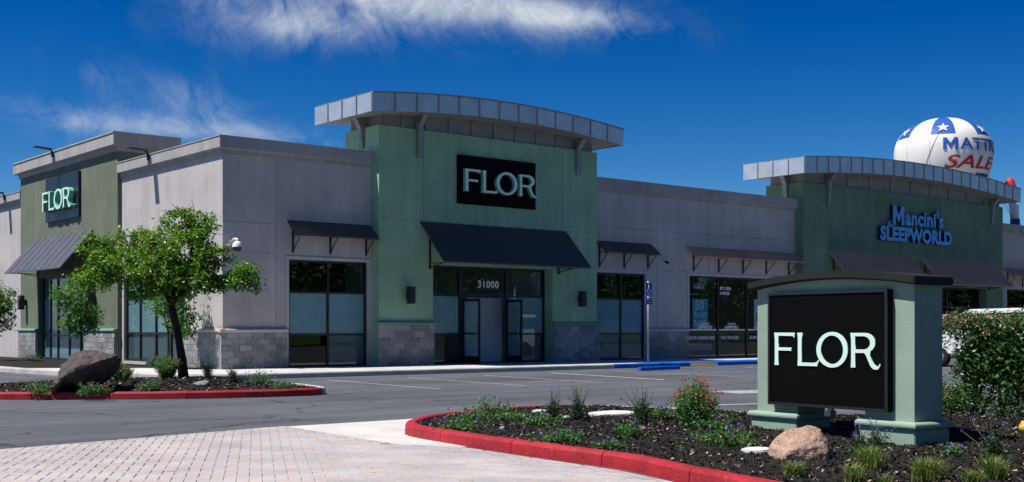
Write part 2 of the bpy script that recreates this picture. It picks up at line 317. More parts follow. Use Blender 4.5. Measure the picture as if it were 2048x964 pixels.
# ------------------------------------------------------------------ ground
def sheet(name, poly, z, mat_, kind='structure', thick=0, world=True):
    mb = MB()
    if thick: mb.prism([(x, y, z - thick) for x, y in poly], (0, 0, thick))
    else:
        a = sum(poly[i][0] * poly[(i + 1) % len(poly)][1] - poly[(i + 1) % len(poly)][0] * poly[i][1] for i in range(len(poly)))
        p = poly if a > 0 else poly[::-1]
        mb.add([(x, y, z) for x, y in p], [tuple(range(len(p)))])
    o = mb.build(name, mat_); tag(o, kind=kind); return o
def catmull(P, sub=6, closed=True):
    n = len(P); out = []
    rng_ = range(n) if closed else range(n - 1)
    for i in rng_:
        g = lambda k: P[k % n] if closed else P[max(0, min(n - 1, k))]
        p0, p1, p2, p3 = g(i - 1), g(i), g(i + 1), g(i + 2)
        for j in range(sub):
            t = j / sub
            out.append(tuple(.5 * (2 * p1[k] + (p2[k] - p0[k]) * t + (2 * p0[k] - 5 * p1[k] + 4 * p2[k] - p3[k]) * t * t + (-p0[k] + 3 * p1[k] - 3 * p2[k] + p3[k]) * t ** 3) for k in (0, 1)))
    if not closed: out.append(tuple(P[-1]))
    return out
tag(sheet('ground', [(-900, -900), (900, -900), (900, 900), (-900, 900)], 0.0, M['asphalt']), 'dark grey asphalt of the parking lot and drive aisle')
# parking lines
def stripe(name, p, q, w, mat_, z=0.005):
    a = Vector((p[0], p[1], 0)); b = Vector((q[0], q[1], 0)); t = (b - a).normalized(); nrm = Vector((-t.y, t.x, 0)) * w / 2
    return sheet(name, [tuple((a - nrm)[:2]), tuple((b - nrm)[:2]), tuple((b + nrm)[:2]), tuple((a + nrm)[:2])], z, mat_)
for p, q, m_ in [((16.76, 27.84), (16.17, 21.88), 'worn_paint'), ((19.4, 27.78), (18.67, 21.87), 'worn_paint'), ((21.95, 27.6), (21.26, 21.89), 'worn_paint'),
              ((24.75, 27.79), (23.75, 22.1), 'white_paint'), ((27.5, 27.8), (26.9, 22.1), 'worn_paint'), ((33.6, 27.4), (33.2, 22.1), 'white_paint'), ((36.0, 27.4), (35.6, 22.1), 'white_paint'),
              ((8.2, 33.6), (11.9, 33.9), 'worn_paint'), ((7.6, 30.6), (11.9, 31.0), 'worn_paint'), ((8.6, 36.8), (11.8, 37.1), 'worn_paint'),
              ((38.6, 22.6), (38.2, 17.2), 'white_paint'), ((41.2, 22.6), (40.8, 17.2), 'white_paint')]:
    stripe('parking_line', p, q, .11, M[m_])
for k, (p, q, w) in enumerate([((20.0, 16.9), (30.0, 14.4), 1.1), ((16.6, 14.2), (19.2, 13.4), .09), ((19.0, 12.6), (24, 11.2), .1), ((22.5, 14.0), (29, 12.3), .3)]):
    stripe('road_marking', p, q, w, M['worn_paint'] if k != 1 else M['white_paint'])
for k in range(4): stripe('access_aisle_line', (28.4 + 2.2 * k, 27.0 - .1 * k), (30.6 + 1.7 * k, 22.8), .09, M['blue_line'])
stripe('access_aisle_line', (27.9, 27.0), (37.0, 26.9), .09, M['blue_line']); stripe('access_aisle_line', (28.6, 25.6), (38.0, 25.5), .09, M['blue_line'])

# sidewalk: kerb front at Y=29.5, rounding the corner to run along the left facade
walk_in = [(80, 40), (14.9, 40), (14.9, 60), (12.1, 60), (12.1, 40), (12.4, 36), (13.0, 33.2), (13.8, 30.6), (14.8, 29.85), (16.2, 29.66), (80, 29.66)]
sheet('sidewalk', walk_in, .15, M['concrete'], thick=.18)['label'] = 'pale concrete sidewalk along the shop fronts'
# expansion joints are real grooves: thin dark strips proud by 2 mm would be paint, so saw cuts are recessed boxes of shade
def kerb_run(parent, path, h, w, segs, mats, name='kerb_stone', gap=.012, closed=False, z0=-.05):
    P = [Vector((p[0], p[1])) for p in path]
    if closed: P = P + [P[0]]
    acc = [0]
    for i in range(1, len(P)): acc.append(acc[-1] + (P[i] - P[i - 1]).length)
    tot = acc[-1]
    def at(s_):
        s_ = max(0, min(tot, s_))
        for i in range(1, len(P)):
            if s_ <= acc[i] + 1e-9:
                t = (s_ - acc[i - 1]) / max(1e-9, acc[i] - acc[i - 1]); q = P[i - 1].lerp(P[i], t)
                a_, b_ = P[max(0, i - 2)], P[min(len(P) - 1, i + 1)]; d = (b_ - a_).normalized(); return q, Vector((-d.y, d.x))
    cuts = segs if isinstance(segs, list) else [tot * k / segs for k in range(segs + 1)]
    if cuts[-1] < tot: cuts = cuts + [tot]
    for k in range(len(cuts) - 1):
        s0, s1 = cuts[k] + gap / 2, cuts[k + 1] - gap / 2
        n = max(2, int((s1 - s0) / .18)); mb = MB(); vs_ = []
        prof = [(0, z0), (.012, h - .035), (.03, h - .008), (.055, h), (w - .02, h), (w, h - .02), (w, z0)]
        for j in range(n + 1):
            q, nn = at(s0 + (s1 - s0) * j / n)
            for u, z in prof:
                jit = .004 * mnoise.noise((q.x * 3, q.y * 3, z * 9 + u * 9)); vs_.append((q.x - nn.x * -u + jit, q.y + nn.y * u + jit, z + jit))
        m_ = len(prof)
        fs = [(j * m_ + i, (j + 1) * m_ + i, (j + 1) * m_ + i + 1, j * m_ + i + 1) for j in range(n) for i in range(m_ - 1)]
        fs = [f[::-1] for f in fs] + [tuple(range(m_)), tuple(range((n + 1) * m_ - 1, n * m_ - 1, -1))]
        mb.add(vs_, fs, False); mm = mats(k, (s0 + s1) / 2, at((s0 + s1) / 2)[0]) if callable(mats) else mats
        o = mb.build(name, mm, parent)
    return tot
# front kerb of the sidewalk (path runs right to left so that its inner side is the walk)
kerb_root = thing('sidewalk_kerb', None, None, (30, 29.5, 0)); kerb_root['kind'] = 'structure'
def kr(path, **k):
    e = kerb_root; n0 = set(e.children)
    kerb_run(e, path, **k)
    for c in e.children:
        if c not in n0: c.matrix_parent_inverse = Matrix.Translation(e.location).inverted()
kr([(x, 29.5) for x in np.linspace(14.9, 29.2, 30)], h=.152, w=.16, segs=6, mats=lambda k, s, q: M['kerb'])
kr([(x, 29.5) for x in np.linspace(29.2, 33.1, 10)], h=.154, w=.16, segs=2, mats=M['blue'])
kr([(x, 29.5) for x in np.linspace(34.6, 60, 10)], h=.152, w=.16, segs=8, mats=lambda k, s, q: M['blue'] if q.x < 44 else M['kerb'])
kr(catmull([(11.9, 60), (11.95, 48), (11.95, 40), (12.25, 36), (12.85, 33.2), (13.65, 30.5), (14.2, 29.85), (14.9, 29.5)], 6, False), h=.152, w=.16, segs=10, mats=M['kerb'])
tag(MB().prism([(33.12, 29.52, -.02), (34.58, 29.52, -.02), (34.58, 29.66, -.02), (33.12, 29.66, -.02)], (0, 0, .05)).build('ramp_edge', M['tan']), kind='structure')
sheet('blue_painted_walk', [(30.2, 29.68), (44, 29.68), (44, 30.35), (32.2, 30.5)], .156, M['blue'])
for x0, x1, y in [(28.15, 30.4, 27.3), (38.4, 40.2, 27.9)]:
    w = MB(); w.prism([(0, -.08, 0), (0, .08, 0), (0, .055, .11), (0, .03, .125), (0, -.03, .125), (0, -.055, .11)], (x1 - x0, 0, 0))
    o = w.build('wheel_stop', M['blue'], bevel=.01); o.location = (x0, y, .004); o.rotation_euler.z = R(8 if x0 < 30 else 0)
    tag(o, 'blue wheel stop on the asphalt below the accessible parking sign' if x0 < 30 else 'blue wheel stop just left of the black sign column, before the mattress store window', 'wheel stop', 'blue wheel stops')

# paver drive (herringbone) and pale apron
paver_poly = [(-3, 12.4), (4.24, 14.07), (8.29, 14.9), (8.02, 11.75), (8.40, 11.05), (8.26, 9.5), (8.16, 8.2), (7.9, 7.2), (7.2, 4.5), (-3, 4.5)]
def inside(p, poly):
    x, y = p; r = False; n = len(poly)
    for i in range(n):
        x0, y0 = poly[i]; x1, y1 = poly[(i + 1) % n]
        if (y0 > y) != (y1 > y) and x < (x1 - x0) * (y - y0) / (y1 - y0) + x0: r = not r
    return r
apron = sheet('concrete_apron', [(8.29, 14.9), (10.9, 14.95), (9.6, 13.3), (8.95, 12.4), (8.62, 11.0), (8.40, 11.05), (8.02, 11.75)], .006, M['apron'])
apron['label'] = 'pale concrete apron between the pavers and the island nose'
def paver_mat():
    m = bpy.data.materials.new('brick_paver'); m.use_nodes = True; nt = m.node_tree; N = nt.nodes; L = nt.links; p = N['Principled BSDF']; p.inputs['Roughness'].default_value = .9
    oi = N.new('ShaderNodeObjectInfo'); geo = N.new('ShaderNodeNewGeometry'); ad = N.new('ShaderNodeMath'); ad.operation = 'ADD'; L.new(oi.outputs['Random'], ad.inputs[0]); L.new(geo.outputs['Random Per Island'], ad.inputs[1])
    fr = N.new('ShaderNodeMath'); fr.operation = 'FRACT'; L.new(ad.outputs[0], fr.inputs[0])
    cr = N.new('ShaderNodeValToRGB'); L.new(fr.outputs[0], cr.inputs[0]); E_ = cr.color_ramp.elements
    cs = [(.0, (.40, .375, .37)), (.3, (.42, .39, .385)), (.5, (.425, .375, .36)), (.68, (.445, .375, .35)), (.82, (.45, .39, .36)), (.92, (.405, .385, .39)), (1, (.38, .365, .37))]
    while len(E_) < len(cs): E_.new(.5)
    for e, (a, b) in zip(E_, cs): e.position = a; e.color = b + (1,)
    n = N.new('ShaderNodeTexNoise'); n.inputs['Scale'].default_value = 1.3; n.inputs['Detail'].default_value = 8; L.new(geo.outputs['Position'], n.inputs['Vector'])
    mr = N.new('ShaderNodeMapRange'); mr.inputs[1].default_value = .3; mr.inputs[2].default_value = .7; mr.inputs[3].default_value = .74; mr.inputs[4].default_value = 1.06; L.new(n.outputs[0], mr.inputs[0])
    sc = N.new('ShaderNodeVectorMath'); sc.operation = 'SCALE'; L.new(cr.outputs[0], sc.inputs[0]); L.new(mr.outputs[0], sc.inputs[3]); L.new(sc.outputs[0], p.inputs['Base Color'])
    n2 = N.new('ShaderNodeTexNoise'); n2.inputs['Scale'].default_value = 60; L.new(geo.outputs['Position'], n2.inputs['Vector']); b = N.new('ShaderNodeBump'); b.inputs['Strength'].default_value = .4; b.inputs['Distance'].default_value = .01
    L.new(n2.outputs[0], b.inputs['Height']); L.new(b.outputs[0], p.inputs['Normal']); return m
M['paver'] = paver_mat(); M['sand'] = mat('joint_sand', (.37, .34, .32), .95, .2, 8)
drive = sheet('paver_driveway', paver_poly, .004, M['sand']); drive['label'] = 'pink and grey herringbone brick paver driveway'
def pavers():
    A, B = .23, .115; ang = R(-39.83 + 12); ca, sa = math.cos(ang), math.sin(ang); items = []; edge = []
    def corners(x, y, a): return [(x + p * math.cos(a) - q * math.sin(a), y + p * math.sin(a) + q * math.cos(a)) for p, q in ((-A / 2 + .003, -B / 2 + .003), (A / 2 - .003, -B / 2 + .003), (A / 2 - .003, B / 2 - .003), (-A / 2 + .003, B / 2 - .003))]
    n = 170
    for i in range(-n, n):
        for j in range(-n // 2, n // 2):
            # herringbone: unit cell shift
            x = (i + j * 4) * B; y = -i * B
            for hor in (True, False):
                cx, cy = (x + B, y + B / 2) if hor else (x + 2.5 * B, y + B)
                wx, wy = cx * ca - cy * sa + 3, cx * sa + cy * ca + 10
                if not (-1.5 < wx < 9.2 and 5.5 < wy < 15.2): continue
                c4 = [(wx + (a * ca - b * sa), wy + (a * sa + b * ca)) for a, b in [(-.09, 0), (.09, 0), (0, .09), (0, -.09)]]
                if all(inside(q, paver_poly) for q in c4) or inside((wx, wy), paver_poly) or any(inside(q, paver_poly) for q in c4):
                    whole = all(inside(q, paver_poly) for q in corners(wx, wy, ang + (0 if hor else math.pi / 2)))
                    s_, c_ = math.sin(R(39.83)), math.cos(R(39.83)); d = wx * s_ + wy * c_; u = (wx * c_ - wy * s_) / d * 2403 + 1024; v = 657.5 + 2403 * HC / max(d, .1)
                    it = (d if (-10 < u < 2060 and v < 968) else 100 + d, wx, wy, ang + (0 if hor else math.pi / 2)); (items if whole else edge).append(it)
    items.sort(); print('pavers', len(items), sum(1 for t in items if t[0] < 100))
    l, w, h = A / 2 - .003, B / 2 - .003, .009; e = .006
    mb = MB(); vs_ = [(-l, -w, 0), (l, -w, 0), (l, w, 0), (-l, w, 0), (-l, -w, h - e), (l, -w, h - e), (l, w, h - e), (-l, w, h - e), (-l + e, -w + e, h), (l - e, -w + e, h), (l - e, w - e, h), (-l + e, w - e, h)]
    fs = [(0, 1, 5, 4), (1, 2, 6, 5), (2, 3, 7, 6), (3, 0, 4, 7), (4, 5, 9, 8), (5, 6, 10, 9), (6, 7, 11, 10), (7, 4, 8, 11), (8, 9, 10, 11)]
    me = MB().add(vs_, fs).mesh('paver'); me.materials.append(M['paver'])
    for d, x, y, a in items[:300]:
        o = new_obj('paver', me, drive); o.location = (x, y, .004 + random.uniform(-.0015, .003)); o.rotation_euler = (random.gauss(0, .008), random.gauss(0, .008), a + random.gauss(0, .012))
    big = MB()
    for d, x, y, a in items[300:]:
        c_, s_ = math.cos(a), math.sin(a); dz = random.uniform(-.0015, .003) + .004; tx = random.gauss(0, .008)
        big.add([(x + p[0] * c_ - p[1] * s_, y + p[0] * s_ + p[1] * c_, p[2] + dz + p[0] * tx) for p in vs_], fs)
    tag(big.build('paver_field', M['paver'], drive), kind='stuff')
    n_ = len(paver_poly); cut = MB()
    for d, x, y, a in edge:
        pg = corners(x, y, a)
        for i in range(n_):
            p, q = Vector(paver_poly[i]), Vector(paver_poly[(i + 1) % n_]); c = Vector((x, y)); t = max(0, min(1, (c - p).dot(q - p) / (q - p).length_squared))
            if (p.lerp(q, t) - c).length > .16: continue
            sd_ = lambda w_: (q.x - p.x) * (w_[1] - p.y) - (q.y - p.y) * (w_[0] - p.x)     # outline runs clockwise: inside is negative
            out = []
            for k_ in range(len(pg)):
                u_, v_ = pg[k_], pg[(k_ + 1) % len(pg)]; a_, b_ = sd_(u_), sd_(v_)
                if a_ <= 0: out.append(u_)
                if (a_ < 0) != (b_ < 0) and abs(a_ - b_) > 1e-12: t_ = a_ / (a_ - b_); out.append((u_[0] + (v_[0] - u_[0]) * t_, u_[1] + (v_[1] - u_[1]) * t_))
            pg = out
            if len(pg) < 3: break
        if len(pg) >= 3:
            try: cut.prism([(u_[0], u_[1], .005) for u_ in pg], (0, 0, .009))
            except Exception: pass
    tag(cut.build('cut_pavers', M['paver'], drive), kind='stuff')
pavers()

# planted islands
def island(name, label, outline, mound, kcuts, kmat, chips, seed):
    rnd_ = random.Random(seed); path = catmull(outline, 7)
    area = sum(path[i][0] * path[(i + 1) % len(path)][1] - path[(i + 1) % len(path)][0] * path[i][1] for i in range(len(path)))
    if area < 0: path = path[::-1]
    P = np.array(path)
    def dist(x, y):
        a = P; b = np.roll(P, -1, 0); ab = b - a; ap = np.array([x, y]) - a; t = np.clip((ap * ab).sum(1) / (ab * ab).sum(1), 0, 1)
        return np.sqrt(((ap - ab * t[:, None]) ** 2).sum(1)).min()
    def hz(x, y, d=None):
        d = dist(x, y) if d is None else d; t = min(1, max(0, (d - .12) / .9)); t = t * t * (3 - 2 * t)
        z = .115 + .075 * t + .02 * mnoise.noise((x * 1.7, y * 1.7, 3)) * t + .012 * mnoise.noise((x * 6, y * 6, 1))
        for mx, my, r, a in mound: z += a * math.exp(-((x - mx) ** 2 + (y - my) ** 2) / r ** 2) * t
        return z
    x0, y0 = P.min(0); x1, y1 = P.max(0); st = .11; nx = int((x1 - x0) / st) + 2; ny = int((y1 - y0) / st) + 2
    idx = {}; mb = MB(); V = []; F = []
    ok = np.zeros((nx, ny), bool); dd = np.zeros((nx, ny))
    for i in range(nx):
        for j in range(ny):
            p = (x0 + i * st, y0 + j * st)
            if inside(p, path):
                dd[i, j] = dist(*p); ok[i, j] = dd[i, j] > .05
    def vid(i, j):
        if (i, j) not in idx: idx[(i, j)] = len(V); V.append((x0 + i * st, y0 + j * st, hz(x0 + i * st, y0 + j * st, dd[i, j])))
        return idx[(i, j)]
    for i in range(nx - 1):
        for j in range(ny - 1):
            if ok[i, j] and ok[i + 1, j] and ok[i, j + 1] and ok[i + 1, j + 1]: F.append((vid(i, j), vid(i + 1, j), vid(i + 1, j + 1), vid(i, j + 1)))
    mb.add(V, F, True); bed = mb.build(name, M['mulch']); tag(bed, label, kind='structure')
    kerb_run(bed, path, .15, .16, kcuts, kmat, closed=True)
    # bark chips: loose mulch, too small to pick apart
    Q = []; cnt = 0
    while cnt < chips[0]:
        x, y = rnd_.uniform(x0, x1), rnd_.uniform(y0, y1)
        if chips[1] is not None and not chips[1](x, y): continue
        if not inside((x, y), path): continue
        d = dist(x, y)
        if d < .17: continue
        z = hz(x, y, d) + rnd_.uniform(0, .018); l_ = rnd_.uniform(.02, .05) * chips[2]; w_ = rnd_.uniform(.008, .018) * chips[2]
        a = Vector((rnd_.gauss(0, 1), rnd_.gauss(0, 1), rnd_.gauss(0, .45))).normalized(); b = a.cross(Vector((rnd_.gauss(0, .5), rnd_.gauss(0, .5), 1))).normalized(); c = Vector((x, y, z))
        n_ = a.cross(b) * .006
        Q += [c - a * l_ - b * w_, c + a * l_ - b * w_ * .7 + n_, c + a * l_ * .9 + b * w_, c - a * l_ + b * w_ * .8 - n_]; cnt += 1
    ch = np_quads('bark_chips', [tuple(q) for q in Q], M['chip'], bed); tag(ch, kind='stuff')
    return bed, hz
R_OUT = [(8.0, 7.31), (8.28, 8.21), (8.37, 9.48), (8.52, 11.1), (8.74, 12.45), (9.02, 13.02), (9.45, 13.48), (10.07, 13.93), (11.3, 14.4), (12.35, 14.5), (13.2, 14.2), (13.65, 13.4), (13.95, 12.2), (14.2, 11.0), (14.5, 9.6), (14.75, 8.4), (15.0, 6), (15.1, 3.4), (12, 2.6), (8, 2.8), (7.2, 4), (7.55, 5.6)]
def rkm(k, s, q):
    if q.x < 12.6 and q.y > 10: return M['red']
    if q.x < 9.5: return M['red']
    return M['kerb']
def cone(x, y):
    s_, c_ = math.sin(R(39.83)), math.cos(R(39.83)); d = x * s_ + y * c_; u = (x * c_ - y * s_) / d * 2403 + 1024; return d > 8.5 and -40 < u < 2100
bedR, hR = island('planting_bed', 'dark bark mulch bed of the near island around the black sign', R_OUT, [(13.2, 7.6, 1.5, .13), (11.2, 8.8, 1.0, .045)], 22, rkm, (30000, cone, .55), 3)
L_OUT = [(5.6, 25.7), (7.24, 24.05), (9.52, 22.36), (11.0, 21.75), (12.36, 21.50), (13.05, 21.75), (13.35, 22.4), (13.6, 24), (13.6, 26.4), (13.1, 27.5), (12, 28.0), (9.6, 28.1), (8.1, 27.6), (6.4, 27.0)]
def lkm(k, s, q): return M['red'] if (q.y < 21.75 + max(0, (12.0 - q.x)) * 1.2 and q.x < 12.9) else M['kerb']
bedL, hL = island('planting_bed', 'mulch bed of the far island under the leaning tree', L_OUT, [(11.5, 25, 2.5, .05)], 16, lkm, (9000, None, .95), 5)
# mulch strip along the left facade
def strip():
    mb = MB(); V = []; F = []
    xs = np.linspace(0, 1, 14); ys = np.linspace(34.2, 60, 120)
    for j, y in enumerate(ys):
        xl = 15.25 if y < 36 else max(12.3, 15.25 - (y - 36) * 1.3)
        for i, t in enumerate(xs):
            x = xl + (16.48 - xl) * t; V.append((x, y, .158 + .05 * math.sin(math.pi * min(1, t * 1.2 + .05)) * (.6 + mnoise.noise((x * 3, y * 3, 0)))))
    for j in range(len(ys) - 1):
        for i in range(13): F.append((j * 14 + i, j * 14 + i + 1, (j + 1) * 14 + i + 1, (j + 1) * 14 + i))
    mb.add(V, F, True); tag(mb.build('planting_bed', M['mulch']), 'mulch strip at the foot of the left facade', kind='structure')
strip()

# ------------------------------------------------------------------ building
YG, XG, YT, XT = 33.4, 16.5, 32.95, 16.36
ZS = .15
bld = thing('retail_building', 'single-storey grey and green stucco shop building with curved metal roof canopies', 'building', (XG, YG, ZS))
def bx(name, x0, x1, y0, y1, z0, z1, m, parent=None, bevel=0):
    return MB().box(x0, x1, y0, y1, z0, z1).build(name, M[m], parent or bld, world=True, bevel=bevel)
def wall_cells(axis, a0, a1, z0, z1, openings, c0, c1):
    """one mesh: wall between a0..a1 (x or y), thickness c0..c1, rectangular openings (a0,a1,z0,z1)"""
    As = sorted({a0, a1} | {v for o in openings for v in o[:2] if a0 < v < a1}); mb = MB()
    for i in range(len(As) - 1):
        p, q = As[i], As[i + 1]; mid = (p + q) / 2
        cut = sorted([(o[2], o[3]) for o in openings if o[0] <= mid <= o[1]]); z = z0
        spans = []
        for lo, hi in cut:
            if lo > z: spans.append((z, lo))
            z = hi
        if z < z1: spans.append((z, z1))
        for lo, hi in spans:
            if axis == 'x': mb.box(p, q, c0, c1, lo, hi)
            else: mb.box(c0, c1, p, q, lo, hi)
    return mb
# walls
W1 = (18.74, 21.68, ZS - .01, 3.55); W2 = (32.02, 34.79, ZS - .01, 3.55); W3 = (37.37, 44.1, ZS - .01, 3.57); DO = (24.0, 29.42, ZS - .01, 3.55)
wall_cells('x', XG, 21.9, 0, 6.75, [W1], YG, YG + .3).build('front_wall', M['grey'], bld, True)
wall_cells('x', 31.6, 44.6, 0, 6.75, [W2, W3], YG, YG + .3).build('front_wall', M['grey'], bld, True)
W5 = (63.4, 70, ZS - .01, 3.57)
wall_cells('x', 62.0, 80, 0, 6.75, [W5], YG, YG + .3).build('front_wall', M['grey'], bld, True)
LW = (36.1, 41.0, ZS + .1, 3.1); LD = (44.2, 49.45, ZS - .01, 3.4)
wall_cells('y', YG + .3, 41.2, 0, 6.75, [LW], XG, XG + .3).build('side_wall', M['grey'], bld, True)
wall_cells('y', 51.6, 62, 0, 6.75, [], XG, XG + .3).build('side_wall', M['grey'], bld, True)
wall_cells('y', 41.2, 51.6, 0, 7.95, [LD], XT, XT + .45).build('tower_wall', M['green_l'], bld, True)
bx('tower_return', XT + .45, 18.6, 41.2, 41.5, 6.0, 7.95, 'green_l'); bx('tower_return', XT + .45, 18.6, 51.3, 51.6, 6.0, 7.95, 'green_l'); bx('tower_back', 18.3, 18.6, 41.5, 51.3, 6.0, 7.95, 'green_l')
TX0, TX1, TZ = 21.82, 31.68, 8.05
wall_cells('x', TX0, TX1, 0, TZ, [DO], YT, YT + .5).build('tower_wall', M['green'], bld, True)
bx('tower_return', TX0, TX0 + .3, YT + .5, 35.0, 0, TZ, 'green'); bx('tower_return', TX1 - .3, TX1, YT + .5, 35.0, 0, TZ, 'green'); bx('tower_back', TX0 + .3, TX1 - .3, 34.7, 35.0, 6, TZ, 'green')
MX0, MX1 = 44.48, 62.1
MD = (47.0, 60.4, ZS - .01, 3.5)
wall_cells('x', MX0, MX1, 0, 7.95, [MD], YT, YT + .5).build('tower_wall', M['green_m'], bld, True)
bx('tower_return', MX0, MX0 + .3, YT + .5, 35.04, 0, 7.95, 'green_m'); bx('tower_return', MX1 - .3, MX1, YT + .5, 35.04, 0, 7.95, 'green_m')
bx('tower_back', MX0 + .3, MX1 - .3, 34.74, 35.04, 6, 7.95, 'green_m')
bx('roof', XG + .3, 80, YG + .3, 62, 6.3, 6.5, 'soffit')
# cornices
def cornice_x(x0, x1, yw, zb, zt, x_end=None):
    pr = [(0, zb), (-.06, zb), (-.06, zb + .13), (-.17, zb + .17), (-.17, zt - .03), (-.19, zt - .03), (-.19, zt), (.3, zt), (.3, zb)]
    return [(yw + a, z) for a, z in pr]
def cornice(name, segs, m):
    mb = MB()
    for ax, a0, a1, c, zb, zt in segs:
        pr = cornice_x(0, 0, 0, zb, zt)
        if ax == 'x': mb.prism([(a0, c + u, z) for u, z in pr], (a1 - a0, 0, 0))
        else: mb.prism([(c + u, a0, z) for u, z in pr], (0, a1 - a0, 0))
    return mb.build(name, M[m], bld, True)
# corner cornice is one mitred piece
def corner_cornice():
    pr = [(.0, 6.66), (-.06, 6.66), (-.06, 6.79), (-.17, 6.83), (-.17, 7.16), (-.19, 7.16), (-.19, 7.19), (.3, 7.19), (.3, 6.66)]
    n = len(pr); rings = [[(21.81, YG + u, z) for u, z in pr], [(XG + u, YG + u, z) for u, z in pr], [(XG + u, 41.19, z) for u, z in pr]]
    v = sum(rings, []); f = []
    for r in range(2):
        for i in range(n): f.append((r * n + i, (r + 1) * n + i, (r + 1) * n + (i + 1) % n, r * n + (i + 1) % n))
    f += [tuple(range(n)), tuple(range(3 * n - 1, 2 * n - 1, -1))]
    MB().add(v, f).build('cornice', M['cornice'], bld, True)
corner_cornice()
cornice('cornice', [('x', 31.69, 44.47, YG, 6.66, 7.19)], 'cornice'); cornice('cornice', [('x', 62.11, 80, YG, 6.6, 7.14)], 'cornice'); cornice('cornice', [('y', 51.62, 62, XG, 6.62, 7.12)], 'cornice')
# left tower cornice, wraps three sides
def tower_cornice():
    pr = [(.0, 7.60), (-.06, 7.60), (-.06, 7.74), (-.24, 7.80), (-.24, 8.20), (-.27, 8.20), (-.27, 8.25), (.2, 8.25), (.2, 7.60)]
    n = len(pr); v = []; f = []
    for cx_, cy_, sx, sy in [(18.6, 41.2, 0, 1), (XT, 41.2, 1, 1), (XT, 51.6, 1, -1), (18.6, 51.6, 0, -1)]:
        v += [(cx_ + u * sx, cy_ + u * sy, z) for u, z in pr]
    for r in range(3):
        for i in range(n): f.append((r * n + i, (r + 1) * n + i, (r + 1) * n + (i + 1) % n, r * n + (i + 1) % n))
    f += [tuple(range(n)), tuple(range(4 * n - 1, 3 * n - 1, -1))]
    MB().add(v, f).build('cornice', M['cornice'], bld, True)
tower_cornice()
# stucco control joints (proud beads)
for x in (18.3,): bx('control_joint', x, x + .015, YG - .004, YG, 1.35, 6.6, 'joint')
for z, x0, x1 in [(4.62, XG, 18.3), (3.72, XG, 18.3), (3.72, 35.5, 37.3), (5.3, 31.7, 44.4)]: bx('control_joint', x0, x1, YG - .003, YG, z, z + .015, 'joint')
for x in (35.45, 38.6): bx('control_joint', x, x + .015, YG - .004, YG, 1.35 if x < 37 else 3.7, 6.6, 'joint')
bx('control_joint', TX0 + .01, TX1 - .01, YT - .003, YT, 4.99, 5.005, 'joint'); bx('control_joint', 23.6, 23.615, YT - .004, YT, 5.01, 7.9, 'joint'); bx('control_joint', 29.9, 29.915, YT - .004, YT, 5.01, 7.9, 'joint')
# window surround beads
for a, b, t in ((W1[0], W1[1], 3.55), (W2[0], W2[1], 3.55), (W3[0], W3[1], 3.57)):
    bx('window_trim', a - .09, b + .05 if b < 22 else b + .09, YG - .03, YG - .001, t + .001, t + .10, 'grey_ledge')
    bx('window_trim', a - .09, a - .001, YG - .03, YG - .001, 1.37, t, 'grey_ledge')
    if b > 22: bx('window_trim', b + .001, b + .09, YG - .03, YG - .001, 1.37, t, 'grey_ledge')
# block wainscot
def unit_block():
    bm = bmesh.new(); bmesh.ops.create_cube(bm, size=1)
    me = bpy.data.meshes.new('block'); bm.to_mesh(me); bm.free(); me.materials.append(M['block']); return me
UB = unit_block()
def wainscot(axis, a0, a1, c, z0, z1, rows, depth=.10, ret0=None):
    s_ = bx('wainscot', a0, a1, c - depth + .012, c - .001, z0, z1, 'mortar') if axis == 'x' else bx('wainscot', c - depth + .012, c - .001, a0, a1, z0, z1, 'mortar')
    h = (z1 - z0) / rows; bl = .41
    for r in range(rows):
        a = a0 - (bl / 2 if r % 2 else 0)
        while a < a1 - .02:
            p, q = max(a, a0), min(a + bl, a1)
            if q - p > .03:
                o = new_obj('block', UB, s_); pr = random.uniform(.0, .008)
                L_, H_ = q - p - .012, h - .012
                if axis == 'x': o.location = ((p + q) / 2, c - depth / 2 - pr / 2, z0 + h * (r + .5)); o.scale = (L_, depth + pr, H_)
                else: o.location = (c - depth / 2 - pr / 2, (p + q) / 2, z0 + h * (r + .5)); o.scale = (depth + pr, L_, H_)
            a += bl
def ledge(axis, a0, a1, c, z, m, d=.15, h=.10):
    pr = [(0, z), (-d + .04, z), (-d, z + .03), (-d, z + h - .03), (-d + .02, z + h), (0, z + h + .015)]
    mb = MB()
    if axis == 'x': mb.prism([(a0, c + u - .001, w) for u, w in pr], (a1 - a0, 0, 0))
    else: mb.prism([(c + u - .001, a0, w) for u, w in pr], (0, a1 - a0, 0))
    return mb.build('ledge', M[m], bld, True)
wainscot('x', XG - .1, 18.64, YG, 0.1, 1.26, 6); ledge('x', XG - .16, 18.66, YG, 1.262, 'grey_ledge')
wainscot('x', TX0 - .08, 23.99, YT, 0.1, 1.49, 7); ledge('x', TX0 - .14, 24.02, YT, 1.492, 'green_ledge')
wainscot('x', 29.43, TX1 + .08, YT, 0.1, 1.49, 7); ledge('x', 29.40, TX1 + .14, YT, 1.492, 'green_ledge')
wainscot('x', 34.9, 37.26, YG, 0.1, 1.26, 6); ledge('x', 34.89, 37.27, YG, 1.262, 'grey_ledge')
wainscot('x', MX0 - .08, 46.98, YT, 0.1, 1.49, 7); ledge('x', MX0 - .14, 47.0, YT, 1.492, 'green_ledge')
wainscot('x', 60.42, MX1 + .08, YT, 0.1, 1.49, 7); ledge('x', 60.4, MX1 + .14, YT, 1.492, 'green_ledge')
wainscot('y', YG + .01, 36.08, XG, 0.1, 1.26, 6); ledge('y', YG - .15, 36.1, XG, 1.262, 'grey_ledge')
wainscot('y', 41.25, 44.18, XT, 0.1, 1.26, 6); ledge('y', 41.2, 44.2, XT, 1.262, 'green_ledge')
